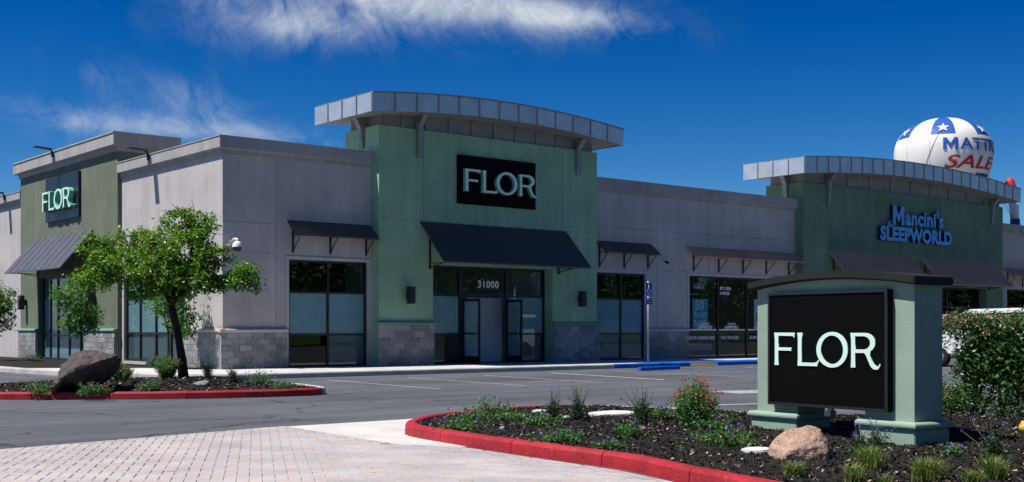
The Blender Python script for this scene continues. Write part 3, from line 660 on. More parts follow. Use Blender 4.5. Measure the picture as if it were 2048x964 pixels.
wainscot('y', 49.47, 51.6, XT, 0.1, 1.26, 6); ledge('y', 49.45, 51.65, XT, 1.262, 'green_ledge')
# storefront glazing
def storefront(axis, c, mull, rails, z0, z1, fills, name='window', mw=.07, glass='glass', inward=1):
    """mull: pane edges; rails: z edges; fills[col][row] -> None / 'film' / 'filmdark'"""
    def B(mb, a0, a1, c0, c1, zz0, zz1):
        return mb.box(a0, a1, c + c0, c + c1, zz0, zz1) if axis == 'x' else mb.box(c + c0, c + c1, a0, a1, zz0, zz1)
    fr = MB(); a0, a1 = mull[0], mull[-1]
    for i, m_ in enumerate(mull):
        lo = m_ if i == 0 else m_ - mw / 2; hi = m_ + mw if i == 0 else (m_ if i == len(mull) - 1 else m_ + mw / 2)
        if i == len(mull) - 1: lo = m_ - mw
        B(fr, lo, hi, 0, .12, z0, z1)
    for i in range(len(mull) - 1):
        lo = mull[i] + (mw if i == 0 else mw / 2); hi = mull[i + 1] - (mw if i == len(mull) - 2 else mw / 2)
        for j, z in enumerate(rails):
            zl, zh = (z, z + .07) if j == 0 else ((z - .07, z) if j == len(rails) - 1 else (z - .03, z + .03))
            B(fr, lo, hi, .004, .116, zl, zh)
    root = fr.build(name, M['black'], bld, True)
    for i in range(len(mull) - 1):
        lo = mull[i] + (mw if i == 0 else mw / 2); hi = mull[i + 1] - (mw if i == len(mull) - 2 else mw / 2)
        for j in range(len(rails) - 1):
            zl = rails[j] + (.07 if j == 0 else .03); zh = rails[j + 1] - (.07 if j == len(rails) - 2 else .03)
            B(MB(), lo, hi, .04, .048, zl, zh).build('pane', M[glass], root)
            fl = fills[i][j] if fills else None
            if fl: B(MB(), lo, hi, .060, .064, zl + .002, zh - .002).build('window_film', M[fl], root)
    return root
storefront('x', YG + .08, [18.75, 20.22, 21.67], [ZS, 1.18, 2.53, 3.55], ZS, 3.545, [[None, 'film', None], ['filmdark', 'film', None]])
storefront('x', YG + .08, [32.03, 33.5, 34.78], [ZS, 1.18, 2.53, 3.55], ZS, 3.545, [['filmdark', 'film', None], ['filmdark', 'film', None]])
win3 = storefront('x', YG + .08, [37.38, 39.3, 41.2, 42.7, 44.09], [ZS, 1.22, 3.57], ZS, 3.565, None)
storefront('y', XG + .08, [36.11, 37.3, 38.5, 39.8, 40.99], [.25, 1.22, 2.5, 3.1], .25, 3.095, [['filmdark', 'film', None]] * 2 + [['filmdark', 'film', 'film'], ['filmdark', 'film', 'film']])
storefront('y', XT + .18, [44.22, 45.3, 46.5, 47.75, 48.6, 49.43], [ZS, 1.1, 2.55, 3.4], ZS, 3.395, [['film', 'film', 'filmdark']] * 5)
storefront('x', YG + .08, [63.42, 65.6, 67.8, 69.98], [ZS, 1.22, 3.57], ZS, 3.565, None, glass='glass_dark')
storefront('x', YT + .42, [47.02, 49.5, 52, 54.6, 57.2, 60.38], [ZS, 2.5, 3.5], ZS, 3.495, None, glass='glass_dark')
# entrance: sidelights, transoms, open pair of doors
YE = YT + .42
storefront('x', YE, [24.02, 25.50], [ZS, 1.18, 2.53, 3.54], ZS, 3.54, [[None, 'film', None]], name='sidelight')
storefront('x', YE, [27.62, 29.40], [ZS, 1.18, 2.53, 3.54], ZS, 3.54, [[None, 'film', None]], name='sidelight')
storefront('x', YE, [25.502, 27.618], [2.53, 3.54], 2.46, 3.54, [[None]], name='transom')
def door_leaf(hinge_x, ang):
    d = MB(); w, h = .93, 2.26
    for b in [(0, .09), (w - .09, w)]: d.box(b[0], b[1], -.022, .022, .01, h)
    for z0_, z1_ in [(.01, .26), (1.02, 1.08), (h - .1, h)]: d.box(.09, w - .09, -.02, .02, z0_, z1_)
    o = d.build('door', M['black'], bld); o.matrix_parent_inverse = Matrix.Translation(bld.location).inverted()
    o.location = (hinge_x, YE - .03, ZS + .005); o.rotation_euler.z = ang
    for z0_, z1_ in [(.26, 1.02), (1.08, h - .1)]:
        MB().box(.09, w - .09, -.004, .004, z0_, z1_).build('pane', M['glass'], o)
        MB().box(.092, w - .092, .006, .009, z0_ + .002, z1_ - .002).build('window_film', M['film'], o)
    MB().tube([(w - .14, -.03, .8), (w - .14, -.07, .84), (w - .14, -.07, 1.3), (w - .14, -.03, 1.34)], .012, 8).build('pull_handle', M['steel'], o)
door_leaf(25.57, R(-88)); door_leaf(27.55, R(-93))
# address on the transom glass
tm = xz_mesh(text_mesh('31000', .36, .004, .006, 'CENTER', 1.1)); tm.materials.append(M['decal'])
o = new_obj('address_number', tm, bld); o.matrix_parent_inverse = Matrix.Translation(bld.location).inverted(); o.location = (26.75, YE + .025, 2.82); o['label'] = 'white street number 31000'
# rooms behind the glass
def room(x0, x1, y0, y1, z1, wallm='interior', name='interior_wall'):
    mb = MB(); mb.box(x0, x1, y1, y1 + .1, .1, z1); mb.box(x0, x0 + .08, y0, y1, .1, z1); mb.box(x1 - .08, x1, y0, y1, .1, z1); mb.build(name, M[wallm], bld, True)
    MB().box(x0 + .08, x1 - .08, y0, y1, ZS - .05, ZS + .004).build('interior_floor', M['interior_floor'], bld, True)
    MB().box(x0 + .08, x1 - .08, y0, y1, z1, z1 + .06).build('interior_ceiling', M['interior'], bld, True)
room(XG + .35, 24.0, YG + .32, 39, 3.8); room(29.45, 36.2, YG + .32, 39, 3.8); room(36.6, 46.5, YG + .32, 45, 3.9); room(46.7, 61.8, YT + .6, 45, 3.9); room(62.3, 75, YG + .32, 40, 3.9)
room(24.02, 29.43, YT + .6, 38.5, 3.8, 'bright_int', 'vestibule_wall')
bx('vestibule_partition', 26.6, 28.2, 34.4, 34.5, ZS + .01, 2.5, 'bright_int')
room(XG + .4, 22, 39.2, 52, 3.8)
for x, y in [(38.5, 36.5), (40.8, 36.5), (43, 36.5), (39.3, 39), (42, 39), (38.2, 42), (41.5, 42)]:
    bx('ceiling_light', x, x + 1.1, y, y + .18, 3.84, 3.88, 'lit')
# display furniture glimpsed inside
dsk = thing('display_bed', 'pale mattress bed glimpsed low inside the mattress store window', 'bed', (40.3, 36.2, ZS))
MB().box(-1.0, 1.0, -.75, .75, .25, .55).build('mattress', M['posterw'], dsk, bevel=.06); MB().box(-1.0, 1.0, -.75, .75, .06, .24).build('bed_base', M['interior'], dsk, bevel=.02)
MB().box(-1.08, -1.0, -.78, .78, .0, .95).build('headboard', M['posterdk'], dsk, bevel=.02)
for sx, sy in ((-.9, -.6), (-.9, .6), (.9, -.6), (.9, .6)): MB().box(sx - .04, sx + .04, sy - .04, sy + .04, 0, .06).build('leg', M['black'], dsk)

# ------------------------------------------------------------------ curved metal canopies
def canopy(x0, x1, y0, y1, zb, zbm, ht, nf, ns, wall_x0, wall_x1, wall_z, band_top_fn=None, brackets=()):
    """x0..x1 front, y0 front, y1 back; underside arc zb at the ends, zbm mid; ht fascia height"""
    c = (x0 + x1) / 2; hw = (x1 - x0) / 2
    zarc = lambda x: zb + (zbm - zb) * (1 - ((x - c) / hw) ** 2)
    n = 26; xs = [x0 + (x1 - x0) * k / n for k in range(n + 1)]
    # core (soffit + roof skin)
    v = []; f = []
    for x in xs:
        z = zarc(x); v += [(x, y0 + .03, z + .02), (x, y1, z + .02), (x, y1, z + ht - .04), (x, y0 + .03, z + ht - .04)]
    for k in range(n):
        a = k * 4; b = a + 4
        f += [(a, a + 1, b + 1, b), (a + 1, a + 2, b + 2, b + 1), (a + 2, a + 3, b + 3, b + 2), (a + 3, a, b, b + 3)]
    f += [(0, 3, 2, 1), (n * 4, n * 4 + 1, n * 4 + 2, n * 4 + 3)]
    can = MB().add(v, f).build('roof_canopy', M['soffit'], bld, True)
    # drip edge cap on top
    v = []; f = []
    for x in xs:
        z = zarc(x) + ht; v += [(x, y0 - .03, z - .03), (x, y0 - .03, z + .02), (x, y1 + .02, z + .02), (x, y1 + .02, z - .03)]
    for k in range(n):
        a = k * 4; b = a + 4; f += [(a, b, b + 1, a + 1), (a + 1, b + 1, b + 2, a + 2), (a + 2, b + 2, b + 3, a + 3), (a + 3, b + 3, b, a)]
    f += [(0, 1, 2, 3), (n * 4 + 3, n * 4 + 2, n * 4 + 1, n * 4)]
    MB().add(v, f).build('cap_flashing', M['steel'], can)
    # fascia panels, each a pan with standing seams between
    for k in range(nf):
        a, b = x0 + (x1 - x0) * k / nf, x0 + (x1 - x0) * (k + 1) / nf; g = .012
        za, zb_ = zarc(a), zarc(b); mb = MB()
        mb.prism([(a + g, y0 + .01, za - .01), (b - g, y0 + .01, zb_ - .01), (b - g, y0 + .01, zb_ + ht - .02), (a + g, y0 + .01, za + ht - .02)], (0, .02, 0)); mb.build('fascia_panel', M['zinc'], can, bevel=.004)
        if k: MB().prism([(a - .018, y0 - .022, za - .01), (a + .018, y0 - .022, za - .01), (a + .018, y0 - .022, za + ht - .02), (a - .018, y0 - .022, za + ht - .02)], (0, .035, 0)).build('seam', M['steel'], can)
    for k in range(ns):
        a, b = y0 + .03 + (y1 - y0 - .03) * k / ns, y0 + .03 + (y1 - y0 - .03) * (k + 1) / ns
        for xx, dx in ((x0, -.02), (x1, .02)):
            z = zarc(xx); MB().prism([(xx, a + .01, z - .01), (xx, b - .01, z - .01), (xx, b - .01, z + ht - .02), (xx, a + .01, z + ht - .02)], (dx, 0, 0)).build('fascia_panel', M['zinc'], can)
            if k: MB().prism([(xx + dx, a - .018, z - .01), (xx + dx, a + .018, z - .01), (xx + dx, a + .018, z + ht - .02), (xx + dx, a - .018, z + ht - .02)], (dx * 1.6, 0, 0)).build('seam', M['steel'], can)
    # recessed clerestory band between the wall top and the soffit
    yb = YT + .12; v = []; f = []; n2 = 20; xs2 = [wall_x0 + .15 + (wall_x1 - wall_x0 - .3) * k / n2 for k in range(n2 + 1)]
    for x in xs2: v += [(x, yb, wall_z - .02), (x, yb, zarc(x) + .03), (x, 34.9, zarc(x) + .03), (x, 34.9, wall_z - .02)]
    for k in range(n2):
        a = k * 4; b = a + 4; f += [(a, b, b + 1, a + 1), (a + 2, b + 2, b + 3, a + 3)]
    f += [(0, 1, 2, 3), (n2 * 4 + 3, n2 * 4 + 2, n2 * 4 + 1, n2 * 4)]
    MB().add(v, f).build('clerestory_band', M['soffit'], can)
    for k in range(1, 10):
        x = wall_x0 + (wall_x1 - wall_x0) * k / 10
        MB().box(x - .05, x + .05, yb - .05, yb - .002, wall_z + .002, zarc(x) + .015).build('band_post', M['steel'], can)
    # steel brackets
    for kind, p in brackets:
        mb = MB()
        if kind == 'f':
            z1 = zarc(p) + .015
            mb.prism([(p - .1, YT - .001, wall_z - .95), (p - .1, YT - .10, wall_z - .95), (p - .1, YT - .16, z1 - .35), (p - .1, y0 + .5, z1), (p - .1, YT - .001, z1)], (.2, 0, 0))
        else:
            z1 = zarc(wall_x0) + .0
            mb.prism([(wall_x0 - .001, p - .12, wall_z - .7), (wall_x0 - .10, p - .12, wall_z - .7), (wall_x0 - .16, p - .12, z1 - .35), (wall_x0 - .35, p - .12, z1), (wall_x0 - .001, p - .12, z1)], (0, .24, 0))
        mb.build('bracket', M['steel'], can, bevel=.01)
    return can
canopy(20.95, 32.17, 32.0, 35.53, 8.27, 8.60, .60, 13, 4, TX0, TX1, TZ, brackets=[('f', 23.4), ('f', 30.65), ('s', 33.9)])
canopy(43.3, 62.24, 32.0, 35.4, 8.17, 8.66, .70, 22, 4, MX0, MX1, 7.95, brackets=[('f', 46.3), ('f', 60.9), ('s', 33.9)])

# ------------------------------------------------------------------ awnings
def awning(name, label, x0, x1, yw, zt, p, drop, m, nbr, legh, axis='x', wide=0, group=None, seams=0):
    """sheet from (wall, zt) to (wall-p, zt-drop)"""
    t = thing(name, label, 'awning', (x0, yw, zt) if axis == 'x' else (yw, x1, zt), 0 if axis == 'x' else R(-90), group)
    w = x1 - x0
    sh = MB().prism([(0, 0, 0), (0, -p, -drop), (0, -p, -drop - .05), (0, -p + .02, -drop - .05), (0, -.0, -.05)], (w, 0, 0)).build('awning_sheet', M[m], t)
    n = Vector((0, -drop, p)).normalized()
    for k in range(1, seams):
        x = w * k / seams; MB().prism([(x - .012, 0 + n.y * .0, .001), (x - .012, -p, -drop + .001), (x - .012, -p + n.y * .010, -drop + .012), (x - .012, n.y * .010, .012)], (.016, 0, 0)).build('seam', M[m], sh)
    for k in range(nbr):
        x = w * (.06 + .88 * k / max(1, nbr - 1)) if nbr > 1 else w * .05
        b = MB(); b.box(x - .025, x + .025, -.05, -.003, -legh, -.06)
        b.tube([(x, -.045, -legh + .06), (x, -p * .9, -drop * .93 - .05)], .018, 6); b.tube([(x, -.03, -drop - .02), (x, -p * .97, -drop - .035)], .015, 6)
        b.build('bracket', M['black'], t)
    return t
awning('awning', 'small charcoal metal awning over the left front window', 18.7, 21.78, YG, 4.78, .55, .46, 'charcoal', 3, 1.02, seams=4, group='small flat awnings')
awning('awning', 'large sloping charcoal awning over the entrance doors', 23.46, 30.1, YT, 4.98, 1.35, 1.38, 'charcoal', 2, 1.6, seams=0)
awning('awning', 'small charcoal metal awning over the window right of the entrance', 32.05, 35.1, YG, 4.77, .55, .44, 'charcoal', 3, 1.02, seams=4, group='small flat awnings')
awning('awning', 'long dark brown awning on five brackets over the mattress store side window', 37.2, 44.4, YG, 4.77, .58, .42, 'brown', 5, 1.02, seams=0, group='small flat awnings')
awning('awning', 'left of two sloping brown awnings under the blue mattress store letters', 46.3, 53.0, YT, 4.97, 1.2, 1.30, 'brown', 2, 1.5)
awning('awning', 'right of two sloping brown awnings under the blue mattress store letters', 53.95, 61.0, YT, 4.92, 1.2, 1.32, 'brown', 2, 1.5)
awning('awning', 'small brown awning at the far right edge past the green tower', 63.0, 70.5, YG, 4.72, .58, .44, 'brown', 5, 1.02, group='small flat awnings')
awning('awning', 'sunlit grey ribbed metal awning on the left green tower', 43.5, 49.8, XT, 5.02, 1.2, 1.42, 'seam_grey', 2, 1.6, axis='y', seams=9)

# ------------------------------------------------------------------ lettering
def arc(cx, cy, rx, ry, a0, a1, n=20): return [(cx + rx * math.cos(R(a0 + (a1 - a0) * k / n)), cy + ry * math.sin(R(a0 + (a1 - a0) * k / n))) for k in range(n + 1)]
LET = {
 'F': [[(.0, 1), (.82, 1), (.835, .85), (.80, .86), (.76, .90), (.175, .905), (.17, .545), (.69, .545), (.705, .43), (.66, .45), (.17, .45), (.175, .2), (.19, 0), (.015, 0), (.03, .2), (.03, .8)]],
 'L': [[(.0, 1), (.19, 1), (.175, .8), (.17, .5), (.175, .10), (.66, .10), (.75, .125), (.83, .19), (.785, 0), (.01, 0), (.025, .2), (.025, .8)]],
 'O': [arc(.59, .5, .59, .525, 0, 360, 48)[:-1], arc(.59, .5, .42, .42, 0, 360, 48)[:-1]],
 'R': [[(.0, 1), (.48, 1)] + arc(.5, .715, .385, .285, 88, -55, 14) + [(.70, .36), (.78, .19), (.86, .09), (.94, .05), (1.0, .06), (1.04, .12), (1.05, .05), (1.0, -.02), (.92, -.045), (.82, -.03), (.72, .05), (.64, .2), (.56, .36), (.49, .425), (.17, .425), (.175, .2), (.185, 0), (.015, 0), (.03, .2), (.03, .8)],
       [(.17, .905), (.46, .905)] + arc(.47, .715, .24, .19, 88, -88, 12) + [(.17, .525)]],
}
def bold_m(w, h, st): return [[(0, 0), (st, 0), (st, h * .56), (w / 2, h * .10), (w - st, h * .56), (w - st, 0), (w, 0), (w, h), (w - st * 1.05, h), (w / 2, h * .52), (st * 1.05, h), (0, h)]]
LX = {'F': 0, 'L': .947, 'O': 1.70, 'R': 2.975}
def flor(parent, x0, z0, h, yf, depth, sx=1.0, standoff=.0):
    for ch in 'FLOR':
        me = poly_mesh([[((x + LX[ch]) * h * sx, y * h) for x, y in lp] for lp in LET[ch]], depth); xz_mesh(me); me.transform(Matrix.Translation((0, 0, 0)))
        me.materials.append(M['mint']); me.materials.append(M['mint_side'])
        if depth > .05:
            for p in me.polygons: p.material_index = 0 if p.normal.y < -.7 else 1
        o = new_obj('letter_' + ch.lower(), me, parent); o.location = (x0, yf - standoff, z0)
def wall_sign(label, loc, rz, w, h, m, lx, lz, lh, depth, sx, so, pd=.10):
    t = thing('shop_sign', label, 'sign', loc, rz, 'FLOR wall signs')
    pn = MB().box(0, w, -pd, -.002, 0, h).build('sign_panel', M[m], t, bevel=.008)
    flor(pn, lx, lz, lh, -pd - .002, depth, sx, so)
wall_sign('black wall sign with mint FLOR letters above the main entrance', (25.0, YT, 5.68), 0, 3.52, 1.68, 'signblack', .15, .42, .77, .14, 1.06, .05)
wall_sign('dark wall sign with deep mint FLOR letters on the left green tower', (XT, 48.3, 5.55), R(-90), 3.6, 1.72, 'signnavy', .27, .40, .74, .20, 1.04, .02)
def blue_letters():
    t = thing('shop_sign', "blue channel letters reading Mancini's SLEEPWORLD on the right green tower", 'sign', (50.2, YT, 5.6))
    def word(txt, x0, z0, x1, hh, off, pname, stag=0):
        me = text_mesh(txt, 1.0, .08, off, 'LEFT', 1.05); vs_ = np.array([v.co[:] for v in me.vertices]); mn, mx = vs_.min(0), vs_.max(0)
        sx = (x1 - x0) / (mx[0] - mn[0]); sy = hh / (mx[1] - mn[1])
        me.transform(Matrix.Diagonal((sx, sy, 1, 1)) @ Matrix.Translation((-mn[0], -mn[1], 0)))
        # split into letters by x-gaps is left to the glyph islands
        xz_mesh(me); me.materials.append(M['letterblue']); me.materials.append(M['letterdark'])
        for p in me.polygons: p.material_index = 0 if p.normal.y < -.7 else 1
        bm = bmesh.new(); bm.from_mesh(me); bm.verts.ensure_lookup_table(); seen = set(); groups = []
        for v in bm.verts:
            if v in seen: continue
            st = [v]; seen.add(v); g = []
            while st:
                q = st.pop(); g.append(q)
                for e in q.link_edges:
                    w_ = e.other_vert(q)
                    if w_ not in seen: seen.add(w_); st.append(w_)
            groups.append((min(q.co.x for q in g), max(q.co.x for q in g), set(q.index for q in g)))
        groups.sort(key=lambda g: g[0]); merged = []
        for g in groups:
            if merged and g[0] < merged[-1][1] - .02: merged[-1] = (merged[-1][0], max(merged[-1][1], g[1]), merged[-1][2] | g[2])
            else: merged.append(g)
        bm.free()
        for g in merged:
            ids = sorted(g[2]); mp_ = {i: k for k, i in enumerate(ids)}; fs = [p for p in me.polygons if p.vertices[0] in g[2]]
            m2 = bpy.data.meshes.new('letter'); m2.from_pydata([me.vertices[i].co[:] for i in ids], [], [tuple(mp_[i] for i in p.vertices) for p in fs])
            for a_ in me.materials: m2.materials.append(a_)
            m2.polygons.foreach_set('material_index', [p.material_index for p in fs]); m2.update()
            o = new_obj('letter', m2, t); o.location = (x0, -.12, z0)
    word("ancini's", 2.12, .82, 5.6, .82, .035, 'm')
    me = poly_mesh(bold_m(.98, .92, .24), .16); me.transform(Matrix.Translation((0, 0, -.08))); xz_mesh(me); me.materials.append(M['letterblue']); me.materials.append(M['letterdark'])
    for p in me.polygons: p.material_index = 0 if p.normal.y < -.7 else 1
    new_obj('letter', me, t).location = (1.06, -.12, .80)
    word('SLEEPWORLD', 0, 0, 6.4, .72, .05, 's')
    MB().tube([(1.0, -.12, .98), (.78, -.12, .86), (.80, -.12, .72), (1.02, -.12, .74), (1.25, -.12, .95), (1.38, -.12, 1.3)], [.05, .08, .08, .07, .06, .06], 8).build('letter_flourish', M['letterblue'], t)
blue_letters()
# shop window posters and vinyl lettering of the mattress store
def flat(name, x, y, z, w, h, m, parent=None, d=.004): return MB().box(x, x + w, y - d, y, z, z + h).build(name, M[m], parent or bld, True)
yp = YG + .145
pc = thing('window_poster', 'teal SALE poster with 50 at the left of the mattress store window', 'poster', (37.75, yp, 1.45)); flat('sheet', 37.75, yp, 1.36, .95, 1.25, 'poster', pc)
def decal(txt, size, x, y, z, m, parent, off=.004, sx=1.0, shear=0):
    me = xz_mesh(text_mesh(txt, size, .002, 0 if 'M' in txt else off, 'LEFT', 1.0, shear)); me.transform(Matrix.Diagonal((sx, 1, 1, 1))); me.materials.append(M[m]); o = new_obj('lettering', me, parent); o.location = (x, y, z)
    if parent.type == 'EMPTY': o.matrix_parent_inverse = Matrix.Translation(parent.location).inverted()
    return o
decal('50', .55, 37.88, yp - .008, 2.17, 'decal', pc, .02, 1.05); decal('% OFF', .30, 37.84, yp - .008, 1.84, 'decal', pc, .008); decal('SALE', .36, 37.82, yp - .008, 1.48, 'decal', pc, .012)
pw = thing('window_poster', 'white poster with a dark bed picture at the right of the mattress store window', 'poster', (41.95, yp, 1.6)); flat('sheet', 41.75, yp, 1.5, .85, 1.15, 'posterw', pw); flat('picture', 41.9, yp - .006, 1.72, .55, .35, 'posterdk', pw)
pb = thing('window_poster', 'dark square poster with a ring mark high in the mattress store window', 'poster', (37.65, yp, 2.8)); flat('sheet', 37.65, yp, 2.78, .95, .65, 'posterdk', pb); decal('Verlo', .26, 37.8, yp - .008, 3.02, 'decal', pb, .002)
MB().lathe([(.27, 0), (.29, .01), (.31, 0), (.29, -.01), (.27, 0)], n=28).build('ring', M['poster'], pb)
pb.children[-1].location = (.47, -.01, .31); pb.children[-1].rotation_euler = (R(90), 0, 0)
for x, w in ((37.45, 1.75), (39.4, 1.7), (41.3, 1.3), (42.8, 1.2)): flat('vinyl_band', x, YG + .115, 1.30, w, .05, 'decal', win3)
for txt, x in (('KIDS FURNITURE', 37.5), ('MATTRESSES', 39.5), ('FURNITURE', 41.4)): decal(txt, .20, x, YG + .115, .92, 'decal', win3, .002, 1.05, .15)
for x in (38.05, 39.75, 41.7):
    decal('SLEEPWORLD', .17, x, YG + .115, 1.38, 'decal', win3, .004, .85); decal("Mancini's", .17, x + .2, YG + .115, 1.53, 'decal', win3, .004, .85)
decal('877.1834', .19, 39.45, YG + .115, 3.02, 'decal', win3, .003); decal('8 PIECES', .17, 39.45, YG + .115, 2.82, 'decal', win3, .003)
o = MB().lathe([(.0, -.005), (.2, -.005), (.24, 0), (.2, .005), (.0, .005)], n=28).build('round_decal', M['decal'], bld); o.matrix_parent_inverse = Matrix.Translation(bld.location).inverted(); o.location = (56.0, YT + .40, 2.9); o.rotation_euler.x = R(90)

# ------------------------------------------------------------------ fixtures on the building
def sconce(label, loc, rz=0):
    t = thing('wall_lamp', label, 'wall lamp', loc, rz, 'box wall lamps beside the doors')
    MB().box(-.06, .06, -.10, -.001, -.12, .12).build('back_plate', M['black'], t, bevel=.005); MB().box(-.11, .11, -.32, -.10, -.29, .29).build('lamp_body', M['black'], t, bevel=.012)
    MB().box(-.085, .085, -.295, -.125, -.296, -.288).build('lens', M['whitepl'], t)
sconce('black box wall lamp on the green pier left of the entrance', (22.95, YT, 2.48)); sconce('black box wall lamp on the green pier right of the entrance', (30.75, YT, 2.48))
sconce('black box wall lamp on the left tower, left of the tower doors', (XT, 50.9, 2.45), R(-90)); sconce('black box wall lamp on the left tower, behind the young tree', (XT, 43.3, 2.45), R(-90))
def dome(label, loc, rz, arm=.35, s=1.0):
    t = thing('security_camera', label, 'camera', loc, rz, 'white security cameras'); a = arm
    MB().box(-.07, .07, -.03, -.001, -.07, .09).build('wall_plate', M['whitepl'], t, bevel=.01)
    MB().tube([(0, -.02, .02), (0, -a * .6, .10), (0, -a, .08), (0, -a, -.02)], [.03, .03, .035, .05], 8).build('arm', M['whitepl'], t)
    MB().lathe([(0, .02), (.07 * s, .01), (.12 * s, -.06), (.13 * s, -.16)], (0, -a, 0), 16).build('housing', M['whitepl'], t)
    MB().lathe([(.12 * s, -.16), (.115 * s, -.22), (.07 * s, -.28), (0, -.30)], (0, -a, 0), 16).build('lens_dome', M['black'], t)
dome('white dome camera on the front wall near the building corner', (16.75, YG, 3.98), 0, .45, 1.1); dome('white dome camera on the sunlit side wall near the building corner', (XG, 34.1, 3.93), R(-90), .4, 1.1)
t = thing('security_camera', 'tiny white bullet camera on the grey wall right of the entrance', 'camera', (35.85, YG, 4.08), 0, 'white security cameras')
MB().lathe([(0, 0), (.09, .0), (.09, .05), (.05, .07), (0, .07)], n=14).build('base', M['whitepl'], t); t.children[-1].rotation_euler.x = R(90)
MB().tube([(0, -.06, 0), (.02, -.14, -.03), (.03, -.24, -.06)], [.05, .055, .05], 10).build('camera_body', M['black'], t)
def parapet_light(label, y, z, x, rz=R(-90)):
    t = thing('parapet_floodlight', label, 'floodlight', (x, y, z), rz, 'floodlights on the parapet')
    MB().box(-.06, .06, -.02, .10, -.22, .02).build('mount', M['black'], t); MB().tube([(0, -.02, -.12), (0, -.03, .03), (0, -.12, .07)], .025, 8).build('arm', M['black'], t)
    MB().prism([(-.16, -.05, .05), (.16, -.05, .05), (.16, -.68, .09), (-.16, -.68, .09)], (0, 0, .045)).build('lamp_head', M['black'], t, bevel=.01)
parapet_light('thin black floodlight jutting from the grey side parapet', 38.45, 7.2, 16.3); parapet_light('thin black floodlight jutting from the left tower cornice', 47.0, 8.22, 16.08); parapet_light('black floodlight on the parapet at the left edge of the picture', 53.6, 7.12, 16.3)

# ------------------------------------------------------------------ monument sign
def monument():
    t = thing('monument_sign', 'low green stucco sign with curved dark cap and black FLOR panel, in the mulch bed', 'sign', (10.76, 6.63, 0), R(-95.7))
    # local: x = -2.24 (left end) .. 0 (right end), front face at y=0, depth to y=.60
    z0, zm, z1 = .05, .355, .43
    n = 24; xl, xr, y0, y1 = -2.20, -.045, .055, .50
    za = lambda x: 1.815 + .085 * (1 - ((x - (xl + xr) / 2) / ((xr - xl) / 2)) ** 2)
    poly = [(xl, y0, z1)] + [(-1.59, y0, z1), (-1.59, y0, .52), (-.66, y0, .52), (-.66, y0, z1), (xr, y0, z1)] + [(xr + (xl - xr) * k / n, y0, za(xr + (xl - xr) * k / n)) for k in range(n + 1)]
    MB().prism(poly, (0, y1 - y0, 0)).build('sign_body', M['signgreen'], t)
    for a, b in ((-2.245, -1.555), (-.69, 0)):
        pl = MB().box(a, b, 0, .555, z0, zm).build('plinth', M['signgreen'], t, bevel=.008)
        pr = []
        for q in range(9):
            an = R(-90 + 180 * q / 8); pr.append((.035 * math.cos(an), (zm + z1) / 2 + .038 * math.sin(an)))
        mb = MB(); v = []; f = []; m_ = len(pr)
        for cx_, cy_, sx, sy in [(a, 0, -1, -1), (b, 0, 1, -1), (b, .555, 1, 1), (a, .555, -1, 1)]: v += [(cx_ + u * sx, cy_ + u * sy, z) for u, z in pr]
        for r_ in range(4):
            for i in range(m_ - 1): f.append((r_ * m_ + i, ((r_ + 1) % 4) * m_ + i, ((r_ + 1) % 4) * m_ + i + 1, r_ * m_ + i + 1))
        f += [tuple(r_ * m_ + m_ - 1 for r_ in range(4)), tuple(r_ * m_ for r_ in (3, 2, 1, 0))]
        mb.add(v, f).build('moulding', M['signgreen'], pl)
    xs = [-2.27 + 2.30 * k / n for k in range(n + 1)]; v = []; f = []
    zc = lambda x: 1.812 + .09 * (1 - ((x + 1.12) / 1.15) ** 2)
    for x in xs:
        z = zc(x); v += [(x, -.045, z), (x, .59, z), (x, .59, z + .085), (x, -.045, z + .085)]
    for k in range(n):
        a = k * 4; b = a + 4; f += [(a, a + 1, b + 1, b), (a + 1, a + 2, b + 2, b + 1), (a + 2, a + 3, b + 3, b + 2), (a + 3, a, b, b + 3)]
    f += [(0, 3, 2, 1), (n * 4, n * 4 + 1, n * 4 + 2, n * 4 + 3)]
    MB().add(v, f).build('cap', M['cap'], t, bevel=.012)
    pn = MB().box(-1.945, -.30, -.035, .054, .52, 1.775).build('sign_panel', M['signblack'], t, bevel=.01)
    fr = MB()
    for q in ((-1.945, -1.915, .52, 1.775), (-.33, -.30, .52, 1.775), (-1.915, -.33, .52, .55), (-1.915, -.33, 1.745, 1.775)): fr.box(q[0], q[1], -.047, -.036, q[2], q[3])
    fr.build('panel_frame', M['black'], pn)
    flor(pn, -1.845, .965, .362, -.037, .012, 1.0, 0)
    bxl = MB().box(-1.25, -1.17, .1, .2, .42, .48).build('junction_box', M['pole'], t); MB().box(-1.24, -1.18, .14, .18, .48, .52).build('conduit', M['pole'], bxl)
monument()

